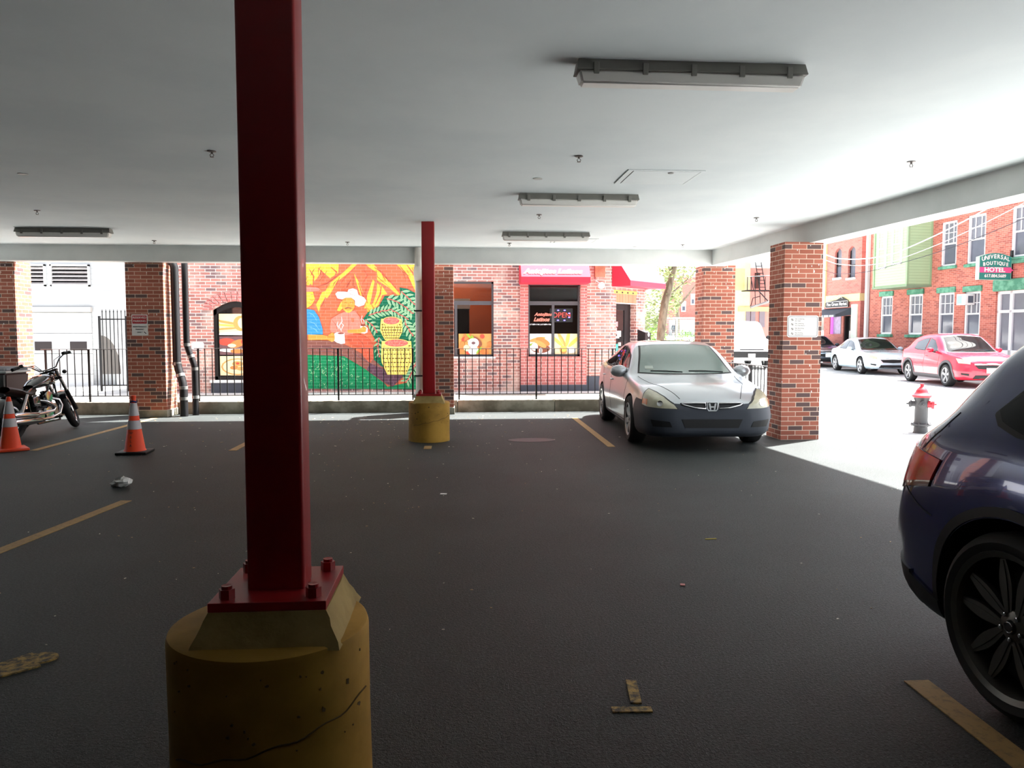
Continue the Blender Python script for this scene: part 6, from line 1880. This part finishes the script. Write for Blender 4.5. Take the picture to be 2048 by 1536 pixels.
b = MB(); b.box(3.72, 3.86, -.05, .09, 1.0, 8, M_FRAME); b.build('pipe', t); b = MB(); b.box(3.66, 4.2, -.6, -.3, -.2, 1.3, M_DARKW); b.build('dark_panel', t)

# utility wires strung along the facades
for k, (z0, z1, z2, z3, lab) in enumerate([(6.35, 5.0, 4.75, 6.2, 'thick pale utility wire sagging across the brick facades'), (6.1, 4.75, 4.45, 5.7, 'thin pale utility wire below the thick one'), (5.5, 4.3, 4.3, 5.2, 'lowest dark wire looping before the arched windows')]):
    pts = []
    P_ = [(7.4, 1.4, z0), (4.0, 1.5, z1), (-.5, 1.9, z2), (-7.0, 2.2, z3)]
    for i in range(25):
        u = i / 24 * 3; j = min(2, int(u)); f_ = u - j; f_ = f_
        a, c_ = V(P_[j]), V(P_[j + 1]); p = a.lerp(c_, f_); p.z -= .12 * math.sin(math.pi * f_)
        pts.append(p)
    b = MB(); b.tube(pts, .022 if k == 0 else .012, M_FRAME if k < 2 else M_INK, 6)
    tag(place(b.build('utility_wire')), lab, 'wire', 'utility wires')

# ------------------------------------------------------------------ fire escape building down the street
KF = 50 / 38.0
fz = lambda z: 1.5 + (z - 1.5) * KF
fe = thing('fire_escape_building', 'yellow and pink building with an iron fire escape down the street', 'building', (0, 50, 0))
b = MB(); b.box(13.0 * KF, 15.1 * KF, 0, 1.5, 0, fz(8.5), pm('yellow_render', (216, 200, 156), .8)); b.build('yellow_wall', fe)
b = MB(); b.box(15.1 * KF, 17.2 * KF, .05, 1.5, 0, fz(5.1), M_PINKW); b.build('pink_wall', fe)
b = MB(); b.box(15.1 * KF, 17.2 * KF, -.2, .05, fz(4.95), fz(5.15), M_FRAME); b.build('cornice', fe)
b = MB(); b.box(14.5 * KF, 17.0 * KF, -.12, .05, fz(2.72), fz(2.95), pm('shop_band', (236, 196, 120), .7)); b.build('shop_band', fe)
for x0, x1 in ((14.9, 15.12), (15.16, 15.4), (15.62, 15.9)):
    b = MB(); b.box(x0 * KF, x1 * KF, -.06, .05, fz(1.9), fz(2.72), M_GLASSL); b.build('window', fe)
b = MB(); b.box(15.35 * KF, 15.62 * KF, -.02, .06, fz(3.9), fz(4.7), M_GLASSD); b.build('window', fe)
b = MB(); b.box(13.9 * KF, 14.8 * KF, -.03, 0, fz(3.8), fz(4.9), pm('yellow_panel', (214, 190, 130), .8)); b.build('panel', fe)
t = thing('fire_escape', 'dark iron fire escape with a raised stair on the yellow building', 'fire escape', (0, 49.75, 0))
b = MB(); b.box(14.57 * KF, 16.0 * KF, -1.0, 0, fz(3.72), fz(3.77), M_BLACKM); b.build('platform', t)
b = MB()
for xx in (14.58, 14.78, 14.98, 15.2, 15.5, 15.75): b.tube([(xx * KF, -1.0, fz(3.75)), (xx * KF, -1.0, fz(4.42))], .025, M_BLACKM, 6)
b.tube([(14.58 * KF, -1.0, fz(4.42)), (16.0 * KF, -1.0, fz(4.5))], .025, M_BLACKM, 6)
b.tube([(14.75 * KF, -1.0, fz(4.4)), (14.9 * KF, -1.0, fz(3.75))], .025, M_BLACKM, 6)
b.build('guard_rail', t)
b = MB()
for sx in (0, .3): b.tube([((15.3 + sx) * KF, -.8, fz(3.75)), ((15.15 + sx) * KF, -.4, fz(5.2))], .03, M_BLACKM, 6)
for k in range(7): b.box((15.29 - k * .02) * KF, (15.62 - k * .02) * KF, -.78 + k * .05, -.68 + k * .05, fz(3.9 + k * .18), fz(3.9 + k * .18) + .04, M_BLACKM)
b.build('ladder', t)
b = MB()
b.tube([(16.0 * KF, -1.2, fz(3.28)), (14.7 * KF, -1.2, fz(2.88))], .09, M_RAILTOP, 6); b.tube([(14.7 * KF, -1.2, fz(2.9)), (14.82 * KF, -1.2, fz(3.35)), (15.2 * KF, -1.2, fz(3.45))], .03, M_BLACKM, 6)
for xx in (14.95, 15.2, 15.45, 15.7): b.tube([(xx * KF, -1.2, fz(2.95 + (xx - 14.7) * .3)), (xx * KF, -1.1, fz(3.7))], .025, M_BLACKM, 6)
b.tube([(15.15 * KF, -1.1, fz(3.7)), (15.6 * KF, -1.2, fz(3.2))], .04, M_BLACKM, 6)
b.build('stair', t)

# far brick apartments
KA = 95 / 70.0
fa = thing('apartment_building', 'far pink brick apartment house with white windows behind the bare tree', 'building', (0, 95, 0))
az = lambda z: 1.5 + (z - 1.5) * KA
b = MB(); b.box(20.9 * KA, 25 * KA, 0, 8, 1.0, az(6.9), M_BRICKS); b.box(20.6 * KA, 25 * KA, -.3, 8, az(6.9), az(7.2), pm('roof_edge', (150, 140, 140), .8)); b.build('wall', fa)
b = MB(); b.box(19.6 * KA, 25 * KA, -4, -2, 1.0, az(2.9), pm('grey_shed', (150, 148, 146), .8)); b.build('low_shed', fa)
for x0, x1, z0, z1 in ((21.15, 21.6, 3.7, 4.7), (22.05, 22.45, 4.35, 5.4), (22.9, 23.3, 4.3, 5.4)):
    b = MB(); b.box(x0 * KA, x1 * KA, -.08, .05, az(z0), az(z1), M_FRAME); f = b.build('window', fa)
    b = MB(); b.box((x0 + .09) * KA, (x1 - .09) * KA, -.1, -.08, az(z0 + .12), az((z0 + z1) / 2), M_GLG); b.build('pane', f)

# ------------------------------------------------------------------ daylight and camera
w = bpy.data.worlds.new('daylight'); S.world = w; w.use_nodes = True
nt = w.node_tree; bg = nt.nodes['Background']
sky = nt.nodes.new('ShaderNodeTexSky'); sky.sky_type = 'NISHITA'; sky.sun_disc = False
sky.sun_elevation = R(62); sky.sun_rotation = R(70); sky.air_density = 1.0; sky.dust_density = 3.5; sky.ozone_density = 1.0
hs = nt.nodes.new('ShaderNodeHueSaturation'); hs.inputs['Saturation'].default_value = .45
nt.links.new(sky.outputs[0], hs.inputs['Color']); nt.links.new(hs.outputs[0], bg.inputs['Color'])
bg.inputs['Strength'].default_value = 0.6
su = bpy.data.lights.new('sun', 'SUN'); su.energy = 45.0; su.angle = R(1.2); su.color = (1.0, .985, .955)
so = bpy.data.objects.new('sun', su); COL.objects.link(so)
so.rotation_euler = V((.42, .27, 1.0)).to_track_quat('Z', 'Y').to_euler()
so.location = (20, 10, 40)

cam = bpy.data.cameras.new('camera'); cam.sensor_width = 36; cam.lens = 1500 / 2048 * 36; cam.clip_end = 400; cam.clip_start = .05
co = bpy.data.objects.new('camera', cam); COL.objects.link(co)
co.location = (0, 0, 1.5)
co.rotation_euler = (R(90) - math.atan(98 / 1500), 0, R(-4.16))
S.camera = co
S.view_settings.view_transform = 'Standard'; S.view_settings.look = 'None'
S.view_settings.exposure = 0.0; S.view_settings.gamma = 1.0; S.view_settings.use_curve_mapping = False
S.cycles.max_bounces = 10; S.cycles.diffuse_bounces = 6; S.cycles.glossy_bounces = 4
S.cycles.sample_clamp_indirect = 8.0
S.cycles.use_denoising = True
